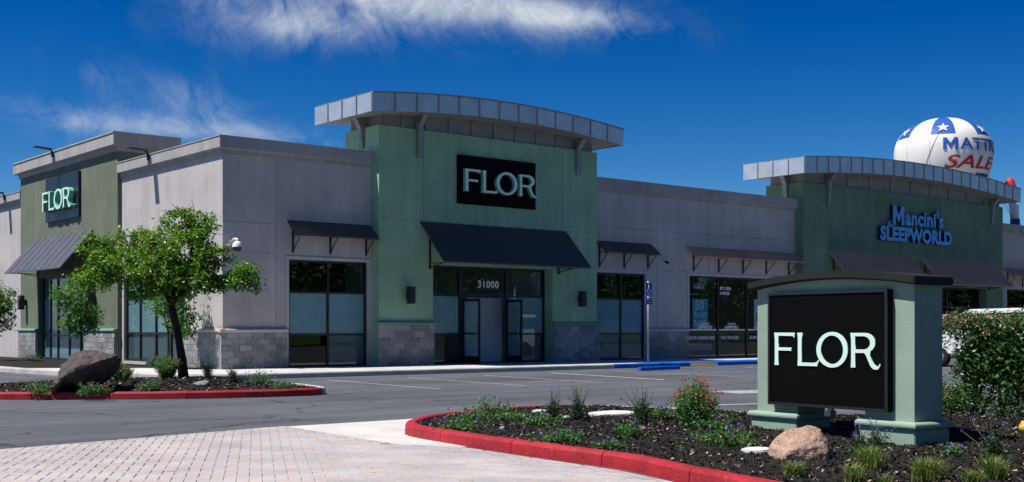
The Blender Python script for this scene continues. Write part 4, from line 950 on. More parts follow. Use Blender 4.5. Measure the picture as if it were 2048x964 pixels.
# ------------------------------------------------------------------ rocks
def rock(name, label, pts, loc, rz, m, sub, amp, seed, freq=3.0, group=None):
    bm = bmesh.new()
    for p in pts: bm.verts.new(p)
    r = bmesh.ops.convex_hull(bm, input=bm.verts)
    bmesh.ops.delete(bm, geom=[g for g in r['geom_interior'] if isinstance(g, bmesh.types.BMVert)], context='VERTS') if r['geom_interior'] else None
    bmesh.ops.triangulate(bm, faces=bm.faces)
    for _ in range(sub):
        long = [e for e in bm.edges if e.calc_length() > .05]
        bmesh.ops.subdivide_edges(bm, edges=long, cuts=1, use_grid_fill=False); bmesh.ops.triangulate(bm, faces=bm.faces)
        if _ < 2: bmesh.ops.smooth_vert(bm, verts=bm.verts, factor=.18, use_axis_x=True, use_axis_y=True, use_axis_z=True)
    bm.normal_update()
    for v in bm.verts:
        q = v.co * freq + Vector((seed, 0, 0)); d = mnoise.fractal(q, 1.0, 2.1, 5) * amp + amp * .5 * (abs(mnoise.noise(q * 2.7)) - .3) - amp * .8 * max(0, mnoise.noise(q * 4.5) - .35)
        v.co += v.normal * d
    me = bpy.data.meshes.new(name); bm.to_mesh(me); bm.free(); me.polygons.foreach_set('use_smooth', [True] * len(me.polygons))
    o = new_obj(name, me, None, M[m]); o.location = loc; o.rotation_euler.z = rz; return tag(o, label, 'rock', group)
VR = R(-39.83)     # local x = picture right, local y = away
k = 23.6 / 2403
ol = [(94, 768), (105, 753), (117, 738), (132, 715), (143, 705), (168, 703), (220, 706), (228, 709), (225, 726), (193, 768), (139, 780), (113, 780)]
ridge = [(116, 779), (139, 772), (152, 747), (185, 731), (216, 726)]
pt = lambda p, y: ((p[0] - 160) * k, y, (780 - p[1]) * k)
rock('boulder', 'large dark wedge-shaped boulder leaning on the far island', [pt(p, .25) for p in ol] + [pt((160 + (p[0] - 160) * .85, p[1] + 6), .75) for p in ol] + [pt((p[0], p[1] - 5), -.55) for p in ridge],
     (8.6, 23.56, hL(8.9, 23.9) - .06), VR, 'rock_d', 6, .085, 2.0, 2.8)
k2 = 11.1 / 2403
ol2 = [(1538, 915), (1545, 895), (1558, 880), (1585, 864), (1620, 856), (1645, 862), (1662, 880), (1673, 900), (1670, 922), (1640, 935), (1560, 930)]
pt2 = lambda p, y: ((p[0] - 1605) * k2, y, (925 - p[1]) * k2)
rock('boulder', 'tan pitted rock in front of the black monument sign', [pt2(p, .05) for p in ol2] + [pt2((1605 + (p[0] - 1605) * .75, 925 + (p[1] - 925) * .72), .32) for p in ol2] + [pt2((1605 + (p[0] - 1605) * .7, 932 + (p[1] - 925) * .55), -.17) for p in ol2],
     (9.05, 6.73, hR(9.05, 6.73) - .02), VR, 'rock_t', 5, .022, 5.0, 5.5)
# pale flat stones in the mulch
def gp(x, y, z):
    d = 2403 * (HC - z) / (y - 657.5); r = raydir(x); return r[0] * d, r[1] * d
for k_, (px_, py_, w, lab) in enumerate([(1222, 829, .62, 'long pale flagstone lying near the back of the sign bed'), (1080, 823, .25, 'small pale flagstone near the back kerb of the sign bed'), (1132, 836, .12, 'tiny white stone beside the tall dark stemmed plant'), (1515, 902, .34, 'pale flagstone half buried left of the tan rock'), (1005, 853, .07, 'small round grey pebble in the mulch near the island nose')]):
    x, y = gp(px_, py_, .2); n = 9
    pl = [(w / 2 * math.cos(2 * math.pi * q / n) * random.uniform(.8, 1.1), w * .42 * math.sin(2 * math.pi * q / n) * random.uniform(.75, 1.1), 0) for q in range(n)]
    o = MB().prism(pl, (0, 0, .05)).build('flagstone', M['stone_w'], bevel=.012); o.location = (x, y, hR(x, y) - .012); o.rotation_euler = (R(3), R(-2), VR); tag(o, lab, 'stone', 'pale stones in the sign bed')
x, y = gp(408, 772, .2); o = rock('stone', 'grey-green stone by the red kerb under the tree', [(-.22, 0, 0), (.2, .05, 0), (.1, .2, 0), (-.1, -.12, 0), (.12, -.1, 0), (.08, .02, .13), (-.12, .02, .08), (.18, 0, .1)], (x, y + .15, hL(x, y + .15)), VR, 'stone_g', 3, .02, 1, 5)

# ------------------------------------------------------------------ vegetation helpers
def leaves(centers, n_per, spread, size, up=.5, aspect=.5, rng=RNG, fold=.25, jitter=.3, updir=None):
    C = np.repeat(np.asarray(centers, dtype=float), n_per, 0); n = len(C)
    sp = np.asarray(spread, dtype=float)
    C = C + rng.normal(0, 1, (n, 3)) * sp
    d = rng.normal(0, 1, (n, 3)); d /= np.linalg.norm(d, axis=1)[:, None] + 1e-9
    nrm = rng.normal(0, 1, (n, 3)); nrm[:, 2] = np.abs(nrm[:, 2]) + up; nrm /= np.linalg.norm(nrm, axis=1)[:, None]
    d -= nrm * (d * nrm).sum(1)[:, None]; d /= np.linalg.norm(d, axis=1)[:, None] + 1e-9
    sd_ = np.cross(nrm, d); s = size * (1 + rng.uniform(-jitter, jitter, n))[:, None]
    base = C - d * s; tip = C + d * s; mid = C + d * s * .1
    a = mid + sd_ * s * aspect + nrm * s * fold; b = mid - sd_ * s * aspect + nrm * s * fold
    return np.stack([base, a, tip, b], 1).reshape(-1, 3)
def in_ellipsoids(blobs, n, rng, shell=.55):
    vol = np.array([b[3] * b[4] * b[5] for b in blobs]) ** .75; pick = rng.choice(len(blobs), n, p=vol / vol.sum()); B = np.array(blobs)[pick]
    d = rng.normal(0, 1, (n, 3)); d /= np.linalg.norm(d, axis=1)[:, None]; r = (shell + (1 - shell) * rng.uniform(0, 1, n) ** .7)[:, None]
    return B[:, :3] + d * r * B[:, 3:6]
def limb(mb, a, b, r0, r1, bend=.12, n=5, sides=7):
    a, b = Vector(a), Vector(b); L_ = (b - a).length; pts = []
    off = Vector((random.uniform(-1, 1), random.uniform(-1, 1), random.uniform(.2, 1))) * bend * L_
    for i in range(n + 1):
        t = i / n; pts.append(a.lerp(b, t) + off * math.sin(math.pi * t))
    mb.tube(pts, [r0 + (r1 - r0) * i / n for i in range(n + 1)], sides)
def tree(name, label, loc, trunk, trad, forks, blobs, nclump, nleaf, spread, size, lm, rz=VR, cat='tree', seed=1, group=None, shell=.5):
    rng = np.random.default_rng(seed); t = thing(name, label, cat, loc, rz, group); mb = MB(); mb.tube(trunk, trad, 10)
    o = mb.build('trunk', M['bark'], t)
    br = MB(); tip = Vector(trunk[-1])
    for f in forks:
        limb(br, f[0], f[1], f[2], f[3])
    for b in blobs:
        c = Vector(b[:3]); best = min(forks, key=lambda f: (Vector(f[1]) - c).length)
        for _ in range(3):
            e = c + Vector((random.gauss(0, .55) * b[3], random.gauss(0, .55) * b[4], random.gauss(0, .5) * b[5])); limb(br, best[1], e, best[3] * .8, .006, .1, 4, 5)
    br.build('branches', M['bark'], t)
    C = in_ellipsoids(blobs, nclump, rng, shell)
    V = leaves(C, nleaf, spread, size, .35, .5, rng)
    np_quads('crown', V, M[lm], t); return t
# main tree: trunk leans left then forks
D = 28.26 / 2403
def tp(px_, py_, y=0): return ((px_ - 372) * D, y, (757 - py_) * D)
tr = [tp(372, 765), tp(371, 752), tp(369, 720), tp(364, 690), tp(358, 660, .05), tp(351, 632, .05), tp(346, 606, .05)]
fk = [(tp(346, 606, .05), tp(285, 545, -.2), .06, .035), (tp(346, 606, .05), tp(372, 535, .1), .065, .04), (tp(347, 606, .05), tp(330, 550, .5), .05, .03), (tp(348, 610, .05), tp(430, 560, -.2), .05, .025), (tp(430, 560, -.2), tp(500, 556, -.3), .03, .012), (tp(285, 545, -.2), tp(215, 520, -.3), .03, .015), (tp(372, 535, .1), tp(385, 470, .1), .035, .015), (tp(330, 550, .5), tp(300, 500, .8), .03, .012), (tp(346, 606, .05), tp(320, 550, -.7), .04, .02)]
def eb(px_, py_, y, rx, ry, rz_): c = tp(px_, py_, y); return (c[0], c[1], c[2], rx * D, ry, rz_ * D)
bl = [eb(365, 500, 0, 72, .75, 52), eb(392, 455, .1, 46, .55, 36), eb(330, 535, -.2, 75, .85, 42), eb(255, 530, -.1, 68, .7, 40), eb(205, 540, -.2, 50, .55, 32), eb(190, 492, .0, 32, .4, 22), eb(245, 488, .3, 45, .5, 26), eb(300, 490, .4, 48, .6, 36), eb(420, 515, .0, 46, .6, 40), eb(405, 560, -.2, 48, .6, 26), eb(295, 575, -.1, 45, .55, 26), eb(350, 580, -.1, 52, .55, 24),
      eb(440, 565, -.1, 26, .35, 18), eb(478, 562, -.2, 22, .28, 16), eb(500, 552, -.25, 26, .32, 26), eb(515, 568, -.3, 16, .25, 16), eb(360, 435, .2, 38, .4, 18), eb(415, 432, .1, 20, .25, 14), eb(175, 560, -.1, 24, .3, 22)]
tree('ornamental_tree', 'broad green tree with a dark leaning trunk on the far island', (12.17, 26.64, hL(12.17, 26.64) - .04), tr, [.16, .13, .105, .095, .09, .088, .085], fk, bl, 560, 36, (.085, .085, .065), .046, 'leaf', seed=4, shell=.35)
# young trees along the left facade
def young(label, x, y, scale, seed, tilt=0):
    b = [(random.Random(seed + k).uniform(-.55, .55) * scale, random.Random(seed + k + 50).uniform(-.5, .5) * scale, (1.5 + .34 * k) * scale - .25, (.55 - .05 * abs(k - 1.5)) * scale, .45 * scale, .34 * scale) for k in range(5)]
    return tree('young_tree', label, (x, y, .17), [(0, 0, -.05), (.02, 0, .6), (tilt, 0, 1.2 * scale)], [.045, .038, .03], [((tilt, 0, 1.1 * scale), (b[k][0] * .6, b[k][1] * .6, b[k][2]), .025, .012) for k in range(5)], b, 120, 22, (.12, .12, .10), .06, 'leaf_y', seed=seed, group='young trees along the left facade')
young('young bright green tree behind the dark boulder, before the left tower doors', 14.5, 39.6, 1.05, 11); young('young bright green tree at the corner behind the leaning tree', 15.3, 34.6, 1.0, 23); young('young tree cut by the left edge of the picture', 13.9, 46.4, 1.05, 35)
# hedge
def hedge():
    rng = np.random.default_rng(9); t = thing('hedge', 'trimmed flowering hedge with pink blossom and bare dark stems, right of the sign', 'hedge', (14.2, 8.2, hR(14.2, 8.2) - .05), R(-84))
    # local x runs along the hedge towards the camera, y across
    st = MB()
    for q in range(26):
        x = rng.uniform(.1, 4.2); y = rng.normal(0, .15); limb(st, (x, y, 0), (x + rng.normal(0, .25), y + rng.normal(0, .15), .95), .028, .014, .08); limb(st, (x, y, .25), (x + rng.normal(0, .45), y + rng.normal(0, .25), .95), .018, .008, .1)
    st.build('stems', M['bark'], t)
    n = 900; C = np.stack([rng.uniform(-.15, 4.4, n), rng.uniform(-.5, .5, n), np.full(n, 1.39) - np.abs(rng.normal(0, .17, n))], 1); C[:, 2] += .025 * np.sin(C[:, 0] * 7) + .03 * np.sin(C[:, 0] * 17 + C[:, 1] * 9)
    n = 3300; C2 = np.stack([rng.uniform(.22, 4.4, n), rng.uniform(-.42, .42, n), rng.uniform(.62, 1.2, n)], 1)
    n = 260; C3 = np.stack([rng.normal(.1, .25, n), rng.normal(-.35, .22, n), .12 + np.abs(rng.normal(.2, .13, n))], 1)
    n = 1900; C4 = np.stack([rng.uniform(.6, 4.3, n), rng.uniform(-.45, .4, n), rng.uniform(.06, .7, n)], 1)
    V = np.concatenate([leaves(C, 22, (.055, .055, .04), .024, .7, .42, rng), leaves(C2, 16, (.08, .08, .08), .03, .3, .5, rng), leaves(C3, 20, (.06, .06, .05), .023, .5, .42, rng), leaves(C4, 14, (.07, .07, .06), .023, .3, .42, rng)])
    np_quads('foliage', V, M['leaf_h'], t)
    n = 130; F = np.stack([rng.uniform(-.2, 4.4, n), np.where(rng.uniform(0, 1, n) < .6, -.5 + rng.normal(0, .05, n), rng.uniform(-.5, .5, n)), 1.40 - np.abs(rng.normal(0, .10, n))], 1)
    F = np.concatenate([F, np.stack([rng.normal(.1, .22, 10), rng.normal(-.5, .15, 10), rng.uniform(.3, .5, 10)], 1)])
    np_quads('blossoms', leaves(F, 9, (.022, .022, .018), .014, .2, .7, rng), M['pink'], t)
hedge()
# perennials of the beds
def plant(name, label, px_, py_, h, hz, hfn, kind, seed, group=None, w=.25, fl='purple', nf=8, z=.2, loc=None):
    rng = np.random.default_rng(seed); x, y = loc or gp(px_, py_, z); t = thing(name, label, 'plant', (x, y, hfn(x, y) - .01), VR, group)
    if kind == 'mound':      # low leafy mound with scattered violet flowers
        n = int(60 * (w / .25) ** 1.4); C = np.stack([rng.normal(0, w * .55, n), rng.normal(0, w * .4, n), np.abs(rng.normal(h * .4, h * .25, n))], 1)
        np_quads('foliage', leaves(C, 12, (.03, .03, .02), .017, .5, .6, rng), M['leaf_p'], t)
        st = MB()
        for c in C[:40]: st.tube([(c[0] * .3, c[1] * .3, 0), (c[0] * .8, c[1] * .8, c[2] * .7), tuple(c)], [.004, .003, .002], 4)
        F = np.stack([rng.normal(0, w * .6, nf), rng.normal(-.05, w * .35, nf), rng.uniform(h * .5, h * 1.15, nf)], 1)
        for c in F: st.tube([(c[0] * .8, c[1] * .8, 0), (c[0], c[1], c[2])], [.003, .002], 4)
        st.build('stems', M['leaf_p'], t); tag(np_quads('flowers', leaves(F, 7, (.010, .010, .008), .013, .3, .75, rng), M[fl], t), kind='stuff')
    elif kind == 'stalk':    # tall thin dark stems with tiny flower heads
        st = MB(); F = []; L_ = []
        for q in range(int(22 * w / .25)):
            a = rng.uniform(0, 6.28); r_ = abs(rng.normal(0, w * .55)); hh = h * rng.uniform(.55, 1.05); p0 = (rng.normal(0, .04), rng.normal(0, .04), 0); p2 = (r_ * math.cos(a), r_ * math.sin(a), hh)
            p1 = (p2[0] * .45, p2[1] * .45, hh * .55); st.tube([p0, p1, p2], [.005, .0045, .003], 4); F.append(p2)
            for f_ in np.linspace(.05, .6, 8): L_.append((p0[0] + (p2[0] - p0[0]) * f_ * f_ * 1.1, p0[1] + (p2[1] - p0[1]) * f_ * f_ * 1.1, hh * f_))
        st.build('stems', M['leaf_d'], t); np_quads('foliage', leaves(L_, 5, (.03, .03, .03), .02, .0, .3, rng), M['leaf_d'], t)
        tag(np_quads('flowers', leaves(F[:max(3, nf)], 6, (.008, .008, .010), .010, .2, .7, rng), M[fl], t), kind='stuff')
    elif kind == 'bush':     # loose upright bush, red flowers
        st = MB(); L_ = []; F = []
        for q in range(int(95 * w / .3)):
            a = rng.uniform(0, 6.28); r_ = w * math.sqrt(rng.uniform(0, 1)); hh = h * rng.uniform(.6, 1.0) * (1 - .35 * (r_ / w) ** 2); p2 = (r_ * math.cos(a), r_ * math.sin(a), hh); p1 = (p2[0] * .6, p2[1] * .6, hh * .5)
            st.tube([(rng.normal(0, .03), rng.normal(0, .03), 0), p1, p2], [.005, .004, .002], 4); F.append(p2)
            for f_ in np.linspace(.15, .9, 9): L_.append((p2[0] * (.3 + .7 * f_), p2[1] * (.3 + .7 * f_), hh * f_))
        st.build('stems', M['leaf_p'], t); np_quads('foliage', leaves(L_, 6, (.03, .03, .022), .017, .3, .5, rng), M['leaf_p'], t)
        F = np.array(F); pick = F[rng.choice(len(F), min(len(F), nf))] + rng.normal(0, .02, (min(len(F), nf), 3))
        tag(np_quads('flowers', leaves(pick, 6, (.012, .012, .012), .014, .1, .6, rng), M[fl], t), kind='stuff')
    elif kind == 'grass':
        Q = []
        for q in range(int(260 * w / .15)):
            a = rng.uniform(0, 6.28); r_ = w * rng.uniform(.2, 1.0); hh = h * rng.uniform(.5, 1.1); b = np.array([rng.normal(0, w * .25), rng.normal(0, w * .25), 0]); m_ = b + np.array([r_ * .4 * math.cos(a), r_ * .4 * math.sin(a), hh * .75]); e = b + np.array([r_ * math.cos(a), r_ * math.sin(a), hh])
            s_ = np.array([-math.sin(a), math.cos(a), 0]) * .0035; Q += [b - s_, b + s_, m_ + s_ * .8, m_ - s_ * .8, m_ - s_ * .8, m_ + s_ * .8, e + s_ * .1, e - s_ * .1]
        np_quads('blades', np.array(Q), M['grass'], t)
    return t
G1, G2, G3, G4 = 'low violet-flowered mounds in the sign bed', 'tall stalked plants in the sign bed', 'grass tufts by the sign', 'flowering plants under the leaning tree'
for (px_, py_, h, w, nf, lab) in [(915, 848, .16, .24, 10, 'low violet-flowered mound at the nose of the sign bed, leftmost'), (940, 842, .20, .20, 5, 'low leafy mound second from the island nose, near the back'), (985, 828, .24, .24, 8, 'violet-flowered mound against the back red kerb'), (1025, 838, .13, .18, 2, 'small green mound behind the grey pebble'), (1082, 848, .16, .2, 5, 'violet-flowered mound left of the tall dark stalks'), (1112, 872, .16, .22, 4, 'bright green mound nearest the red kerb, middle of the bed'), (1222, 884, .12, .14, 4, 'small violet-flowered tuft above a kerb joint'), (1256, 872, .17, .16, 5, 'thin violet-flowered clump right of the small tuft'), (1318, 836, .20, .16, 6, 'bright mound joined to the right stalked plant'), (1455, 890, .22, .26, 10, 'violet-flowered mound left of the sign base'), (1415, 862, .18, .18, 4, 'dark green mound below the red-flowered bush'), (1905, 905, .10, .10, 3, 'faint violet-flowered sprig right of the sign base')]:
    plant('flowering_mound', lab, px_, py_, h, 0, hR, 'mound', int(px_), G1, w, 'purple', nf)
for (px_, py_, h, w, nf, lab) in [(1103, 838, .42, .14, 7, 'left of two neighbouring tall dark stalked plants'), (1157, 838, .50, .16, 9, 'tallest dark stalked plant, right of two neighbours'), (1285, 846, .48, .22, 8, 'wide stalked plant with bare heads, left of the red-flowered bush'), (1718, 908, .30, .14, 8, 'violet-topped stalks between the tan rock and the sign base'), (1752, 905, .32, .14, 7, 'violet-topped stalks before the right sign plinth'), (1985, 915, .36, .2, 7, 'violet-topped stalks near the right edge of the picture')]:
    plant('stalked_plant', lab, px_, py_, h, 0, hR, 'stalk', int(px_) + 1, G2, w, 'purple', nf)
plant('red_flowered_bush', 'tall bush dotted with red flowers just left of the sign', 1390, 858, .66, 0, hR, 'bush', 77, None, .29, 'redfl', 80)
for (px_, py_, h, w, lab) in [(1588, 938, .13, .14, 'grass tuft in front of the tan rock'), (1738, 935, .20, .18, 'pale grass tuft, tallest, before the sign base'), (1706, 955, .16, .14, 'grass tuft left of the tallest pale tuft'), (1770, 962, .10, .08, 'small grass tuft at the bottom edge of the picture'), (1852, 958, .19, .2, 'green grass tuft below the right sign column'), (1990, 955, .19, .16, 'grass tuft near the right bottom corner'), (1945, 968, .12, .12, 'dry grass tuft at the bottom edge near the right corner')]:
    plant('grass_tuft', lab, px_, py_, h, 0, hR, 'grass', int(px_) + 2, G3, w)
for (px_, py_, h, w, kind, fl, nf, lab) in [(240, 764, .45, .30, 'bush', 'redfl', 26, 'red-flowered plant just right of the dark boulder'), (334, 760, .62, .32, 'bush', 'redfl', 26, 'red-flowered plant left of the leaning trunk'), (416, 760, .60, .34, 'stalk', 'purple', 4, 'grey-green twiggy plant right of the leaning trunk'), (466, 768, .45, .25, 'stalk', 'purple', 7, 'thin stalked plant on the far island, right of the twiggy plant'), (525, 768, .30, .25, 'mound', 'purple', 7, 'low plant near the right end of the far island'), (305, 776, .25, .22, 'mound', 'purple', 7, 'violet-flowered plant at the middle of the far red kerb'), (172, 781, .22, .18, 'mound', 'purple', 7, 'violet-flowered plant below the dark boulder'), (192, 781, .2, .22, 'mound', 'redfl', 7, 'low red-flowered plant below the dark boulder, right one'), (75, 779, .25, .28, 'mound', 'redfl', 6, 'low plant left of the dark boulder'), (565, 772, .2, .25, 'mound', 'purple', 4, 'dry low plant at the tip of the far island')]:
    plant('island_plant', lab, px_, py_, h, 0, hL, kind, int(px_) + 3, G4, w, fl, nf)
# small plants at the foot of the left wall
for x, y, lab in [(15.9, 36.9, 'small shrub under the left side window'), (15.9, 43.0, 'small shrub at the foot of the left tower pier'), (15.3, 47.0, 'small shrub before the left tower doors')]:
    plant('low_shrub', lab, 0, 0, .3, 0, lambda a, b: .17, 'mound', int(x * 10 + y), 'small shrubs along the left wall', .3, 'redfl', 3, loc=(x, y))

# ------------------------------------------------------------------ accessible parking sign
def access_sign():
    t = thing('parking_sign', 'blue accessible parking sign on a grey pole at the kerb', 'sign', (31.1, 29.72, .15), R(-12))
    MB().tube([(0, 0, -.02), (0, 0, 2.87)], .033, 10).build('pole', M['pole'], t); MB().lathe([(.0, .03), (.04, .02), (.045, -.02)], (0, 0, 2.88), 10).build('pole_cap', M['pole'], t)
    def plate(z0, h, nm):
        p = MB().box(-.155, .155, -.05, -.036, z0, z0 + h).build(nm, M['bluesign'], t, bevel=.004); b = MB()
        for q in ((-.148, .148, z0 + .006, z0 + .014), (-.148, .148, z0 + h - .014, z0 + h - .006), (-.148, -.140, z0 + .014, z0 + h - .014), (.140, .148, z0 + .014, z0 + h - .014)): b.box(q[0], q[1], -.053, -.051, q[2], q[3])
        b.build('border', M['decal'], p); return p
    p = plate(2.35, .50, 'sign_plate'); q = plate(2.07, .25, 'lower_plate')
    s = MB(); s.tube([(-.02, -.054, 2.750), (-.01, -.054, 2.650), (-.005, -.054, 2.610), (.05, -.054, 2.605), (.075, -.054, 2.530), (.10, -.054, 2.535)], .013, 6)
    s.lathe([(0, -.02), (.022, 0), (0, .02)], (-.02, -.054, 2.785), 10); pts = arc(-.005, 2.565, .075, .075, 120, 330, 14); s.tube([(a, -.054, b) for a, b in pts], .012, 6); s.tube([(-.01, -.054, 2.680), (.045, -.054, 2.670)], .011, 6); s.build('wheelchair_symbol', M['decal'], p)
    for k_, (txt, z, sz) in enumerate([('PARKING', 2.41, .055), ('ONLY', 2.365, .045)]):
        me = xz_mesh(text_mesh(txt, sz, .001, .001, 'CENTER')); me.materials.append(M['decal']); o = new_obj('lettering', me, p); o.location = (0, -.053, z)
    for txt, z in (('MINIMUM', 2.23), ('FINE $250', 2.14)):
        me = xz_mesh(text_mesh(txt, .05, .001, 0, 'CENTER')); me.materials.append(M['decal']); o = new_obj('lettering', me, q); o.location = (0, -.053, z)
access_sign()

# ------------------------------------------------------------------ balloon and air dancer on the roof
def balloon():
    C = Vector((62.3, 36.6, 0)); zc, rr = 11.35, 2.66
    t = thing('advertising_balloon', 'white and blue starred advertising balloon with MATTRESS SALE lettering on the roof', 'balloon', (C.x, C.y, 6.5), 0)
    C.z = 6.5
    prof = [(.55, 6.52), (.75, 6.9), (1.05, 7.5), (1.45, 8.2), (1.95, 8.95), (2.35, 9.75), (2.58, 10.45), (2.66, 11.15), (2.6, 11.75), (2.38, 12.25), (2.0, 12.65), (1.5, 12.95), (.9, 13.16), (.35, 13.25), (.0, 13.26)]
    def rad(z):
        for (r0, z0), (r1, z1) in zip(prof, prof[1:]):
            if z0 <= z <= z1: return r0 + (r1 - r0) * (z - z0) / (z1 - z0)
        return 0
    # smooth profile
    zs = []; P2 = catmull([(r, z) for r, z in prof], 4, False)
    n = 72; gores = 12
    a_off = math.atan2(-C.y, -C.x) - math.pi / gores
    v = [(r * math.cos(a_off + 2 * math.pi * k_ / n), r * math.sin(a_off + 2 * math.pi * k_ / n), z - C.z) for r, z in P2 for k_ in range(n)]; m = len(P2); f = []; mi = []
    for i in range(m - 1):
        for k_ in range(n):
            f.append((i * n + k_, i * n + (k_ + 1) % n, (i + 1) * n + (k_ + 1) % n, (i + 1) * n + k_)); z = (P2[i][1] + P2[i + 1][1]) / 2; g = int(k_ / (n / gores))
            mi.append(1 if (z > 12.02 and g % 2 == 0) else (2 if (z < 9.9 and g % 2 == 0) else 0))
    me = bpy.data.meshes.new('envelope'); me.from_pydata(v, [], f); 
    for q in ('bal_w', 'bal_b', 'bal_n'): me.materials.append(M[q])
    me.polygons.foreach_set('material_index', mi); me.polygons.foreach_set('use_smooth', [True] * len(f)); me.update()
    env = new_obj('envelope', me, t)
    def wrap(me, a_c, z0, s, m, nm, rad_fn=rad, off=.02):
        bm = bmesh.new(); bm.from_mesh(me)
        for _ in range(2): bmesh.ops.subdivide_edges(bm, edges=[e for e in bm.edges if e.calc_length() > .25], cuts=1); bmesh.ops.triangulate(bm, faces=bm.faces)
        for q in bm.verts:
            z = z0 + q.co.y; r_ = rad_fn(z) + off + .02; an = a_c + q.co.x / 2.6; q.co = Vector((r_ * math.cos(an), r_ * math.sin(an), z - C.z))
        m2 = bpy.data.meshes.new(nm); bm.to_mesh(m2); bm.free(); m2.materials.append(M[m]); return new_obj(nm, m2, env)
    base = math.atan2(-C.y, -C.x)    # towards the camera
    def word(txt, w, h, sh):
        me = text_mesh(txt, 1, 0, .018, 'LEFT', 1.0, sh); a = np.array([q.co[:] for q in me.vertices]); mn, mx = a.min(0), a.max(0); me.transform(Matrix.Diagonal((w / (mx[0] - mn[0]), h / (mx[1] - mn[1]), 1, 1)) @ Matrix.Translation((-mn[0], -mn[1], 0))); return me
    wrap(word('ATTRESS', 4.05, .68, 0), base + .86 / 2.6, 11.13, 1, 'bal_b', 'lettering'); wrap(poly_mesh(bold_m(.76, .68, .17), 0), base, 11.13, 1, 'bal_b', 'lettering'); wrap(word('SALE', 3.5, .72, .28), base + .02, 10.13, 1, 'bal_r', 'lettering')
    gw = 2 * math.pi / gores
    for g in range(0, gores, 2):
        a = a_off + (g + .5) * gw; pts = []
        for q in range(10):
            rr_ = .40 if q % 2 == 0 else .16; pts.append((rr_ * math.sin(q * math.pi / 5), rr_ * math.cos(q * math.pi / 5) * .72))
        m_ = poly_mesh([pts], .0); wrap(m_, a, 12.42, 1, 'bal_w', 'star', rad, .05)
    MB().tube([(x_ * 1, y_ * 1, 0) for x_, y_ in ((-1.2, -1.0), (-1.0, -.8))], .01, 4).build('anchor', M['black'], t)
    a0 = base - .42; MB().tube([((rad(z) + .03) * math.cos(a0 + .16 * (z - 10)), (rad(z) + .03) * math.sin(a0 + .16 * (z - 10)), z - C.z) for z in np.linspace(9.2, 12.2, 10)], .012, 4).build('tether_rope', M['black'], t)
    for g in range(gores):
        a = a_off + g * gw; MB().tube([((rad(z) + .012) * math.cos(a), (rad(z) + .012) * math.sin(a), z - C.z) for z in np.linspace(6.9, 13.1, 26)], .011, 4).build('seam', M['interior'], env)
    for zb_ in (12.03, 9.9): MB().tube([((rad(zb_) + .012) * math.cos(q * math.pi / 24), (rad(zb_) + .012) * math.sin(q * math.pi / 24), zb_ - C.z) for q in range(49)], .012, 4).build('seam', M['interior'], env)
    for q in (-.9, .55, 1.6): MB().tube([(2.4 * math.cos(base + q), 2.4 * math.sin(base + q), 3.4), (4.2 * math.cos(base + q), 4.2 * math.sin(base + q), .02)], .012, 4).build('tether_rope', M['black'], t)
    # turn the gores so that a blue one faces the street as in the picture
    return t
balloon()
def dancer():
    t = thing('air_dancer', 'red, white and blue inflatable tube figure on the roof at the right edge', 'air dancer', (65.6, 33.9, 6.5), VR)
    t.location = (65.55, 34.05, 6.5)
    MB().tube([(0, 0, .5), (.0, 0, .95), (-.02, 0, 1.1)], [.30, .27, .25], 14).build('base_sleeve', M['bal_b'], t)
    MB().tube([(-.02, 0, 1.1), (-.06, 0, 1.7), (-.12, 0, 2.35)], [.25, .26, .25], 14).build('body_tube', M['whitepl'], t)
    MB().tube([(-.12, 0, 2.35), (-.18, 0, 2.7), (-.30, 0, 3.25), (-.33, 0, 3.42)], [.25, .27, .25, .12], 14).build('top_tube', M['bal_r'], t)
    MB().lathe([(.0, 0), (.38, 0), (.42, .15), (.38, .5), (.3, .5)], (0, 0, 0), 16).build('blower', M['black'], t)
dancer()

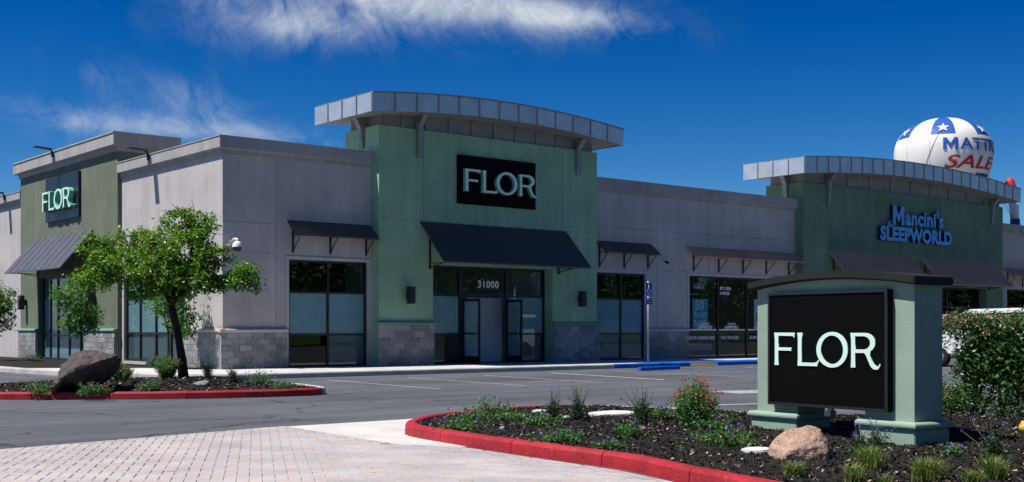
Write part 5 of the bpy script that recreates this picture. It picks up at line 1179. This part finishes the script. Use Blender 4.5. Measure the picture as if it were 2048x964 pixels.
# ------------------------------------------------------------------ van behind the hedge, hydrant
def van():
    t = thing('parked_van', 'white van parked nose-in behind the flowering hedge', 'van', (39.6, 21.9, 0), 0)
    # local y forward (to the building), x = 0 left side .. 1.9 right side
    prof = [(-2.35, .42), (2.05, .42), (2.30, .55), (2.35, .95), (2.15, 1.15), (1.45, 1.28), (.72, 1.92), (.35, 2.06), (-2.1, 2.10), (-2.32, 1.96), (-2.40, .9)]
    body = MB().prism([(0, y, z) for y, z in prof], (1.9, 0, 0)).build('body', M['vanpaint'], t, bevel=.07)
    for p in ([(.55, 1.38), (1.28, 1.38), (.66, 1.88), (.55, 1.90)], [(-.55, 1.38), (.45, 1.38), (.45, 1.9), (-.55, 1.92)], [(-1.95, 1.38), (-.65, 1.38), (-.65, 1.92), (-1.95, 1.94)]):
        for x in (-.012, 1.9): MB().prism([(x, y, z) for y, z in p], (.012, 0, 0)).build('side_window', M['signblack'], body)
    MB().prism([(.12, 1.40, 1.36), (1.78, 1.40, 1.36), (1.72, .80, 1.88), (.18, .80, 1.88)], (0, .03, .03)).build('windscreen', M['signblack'], body)
    MB().prism([(.2, -2.42, 1.35), (1.7, -2.42, 1.35), (1.66, -2.38, 1.9), (.24, -2.38, 1.9)], (0, -.02, 0)).build('rear_window', M['signblack'], body)
    for x in (.02, 1.66): MB().box(x, x + .2, -2.45, -2.36, .95, 1.35).build('tail_light', M['taillight'], t, bevel=.01); MB().box(x, x + .24, 2.22, 2.37, .78, .98).build('headlight', M['whitepl'], t, bevel=.02)
    MB().box(.02, 1.88, -2.5, -2.36, .42, .66).build('rear_bumper', M['posterdk'], t, bevel=.03); MB().box(.02, 1.88, 2.30, 2.42, .40, .62).build('front_bumper', M['posterdk'], t, bevel=.03)
    for s_ in (-.03, 1.69):
        for y in (-1.45, 1.5):
            w = MB(); w.lathe([(.20, -.0), (.33, .0), (.355, .03), (.355, .19), (.33, .22), (.2, .22)], n=28); o = w.build('wheel', M['tyre'], t); o.location = (s_, y, .357); o.rotation_euler = (0, R(90), 0)
            MB().lathe([(0, .03), (.10, .02), (.2, .012), (.205, .03), (.205, .19), (.2, .208), (.1, .2), (0, .19)], n=20).build('rim', M['rim'], o)
    MB().box(-.16, 0, .85, 1.0, 1.35, 1.55).build('mirror', M['black'], t, bevel=.02)
van()
def hydrant():
    x, y = 10.21, 5.08; t = thing('fire_hydrant', 'yellow fire hydrant cut by the right edge of the picture', 'hydrant', (x, y, hR(x, y) - .02), VR)
    MB().lathe([(.14, 0), (.14, .03), (.10, .035), (.085, .06), (.085, .27), (.11, .28), (.11, .31), (.09, .315), (.085, .38), (.06, .43), (.03, .45), (.03, .49), (.0, .49)], n=20).build('barrel', M['yellow'], t)
    for a in (0, math.pi, -math.pi / 2):
        o = MB().lathe([(.05, .07), (.05, .11), (.065, .115), (.065, .15), (.03, .155), (.03, .175), (0, .175)], n=14).build('outlet', M['yellow'], t); o.location = (0, 0, .34 if a != -math.pi / 2 else .24); o.rotation_euler = (0, R(90), a)
hydrant()

# ------------------------------------------------------------------ what the shop windows mirror: trees and an added bank across the lot
def far_side():
    proto = tree('street_tree', 'broad street tree across the lot, seen only mirrored in the shop glass', (28, -16, 0), [(0, 0, -.1), (.1, 0, 1.6), (.2, 0, 3.0)], [.3, .22, .18], [((.2, 0, 2.8), (-1.2, .3, 4.6), .12, .05), ((.2, 0, 2.9), (1.3, -.3, 4.8), .12, .05), ((.2, 0, 3.0), (.2, .9, 5.6), .12, .05)],
         [(0, 0, 5.6, 3.0, 3.0, 2.3), (-1.9, .3, 3.6, 2.2, 2.2, 1.9), (2.0, -.2, 3.4, 2.3, 2.3, 1.9), (.2, .8, 7.4, 1.8, 1.8, 1.3)], 620, 24, (.38, .38, .3), .20, 'leaf_s', seed=21, group='street trees mirrored in the glass')
    for q_, (x, y, a, s_) in enumerate([(34.5 + 7.3 * k_ + (k_ * 37 % 5) * .4, -17 - (k_ * 53 % 7) * .5, k_ * 1.3, .95 + (k_ * 29 % 10) * .03) for k_ in range(19)]):
        r = proto.copy(); COL.objects.link(r); r['label'] = 'street tree %s across the lot, seen only mirrored in the shop glass' % ('nearest the driveway' if q_ == 0 else 'in the row'); r.location = (x, y, 0); r.rotation_euler = (0, 0, a); r.scale = (s_, s_, s_)
        for ch in proto.children: c = ch.copy(); COL.objects.link(c); c.parent = r
tag(MB().prism([(-40, -24, -.1), (-40, -34, 4.2), (-40, -60, 4.2), (-40, -60, -.1)], (300, 0, 0)).build('reflection_bank', mat('reflection_bank_green', (.05, .09, .025), .95, .3, .6)), kind='structure')  # unseen bank, added to hide horizon sky and darken low window reflections
far_side()
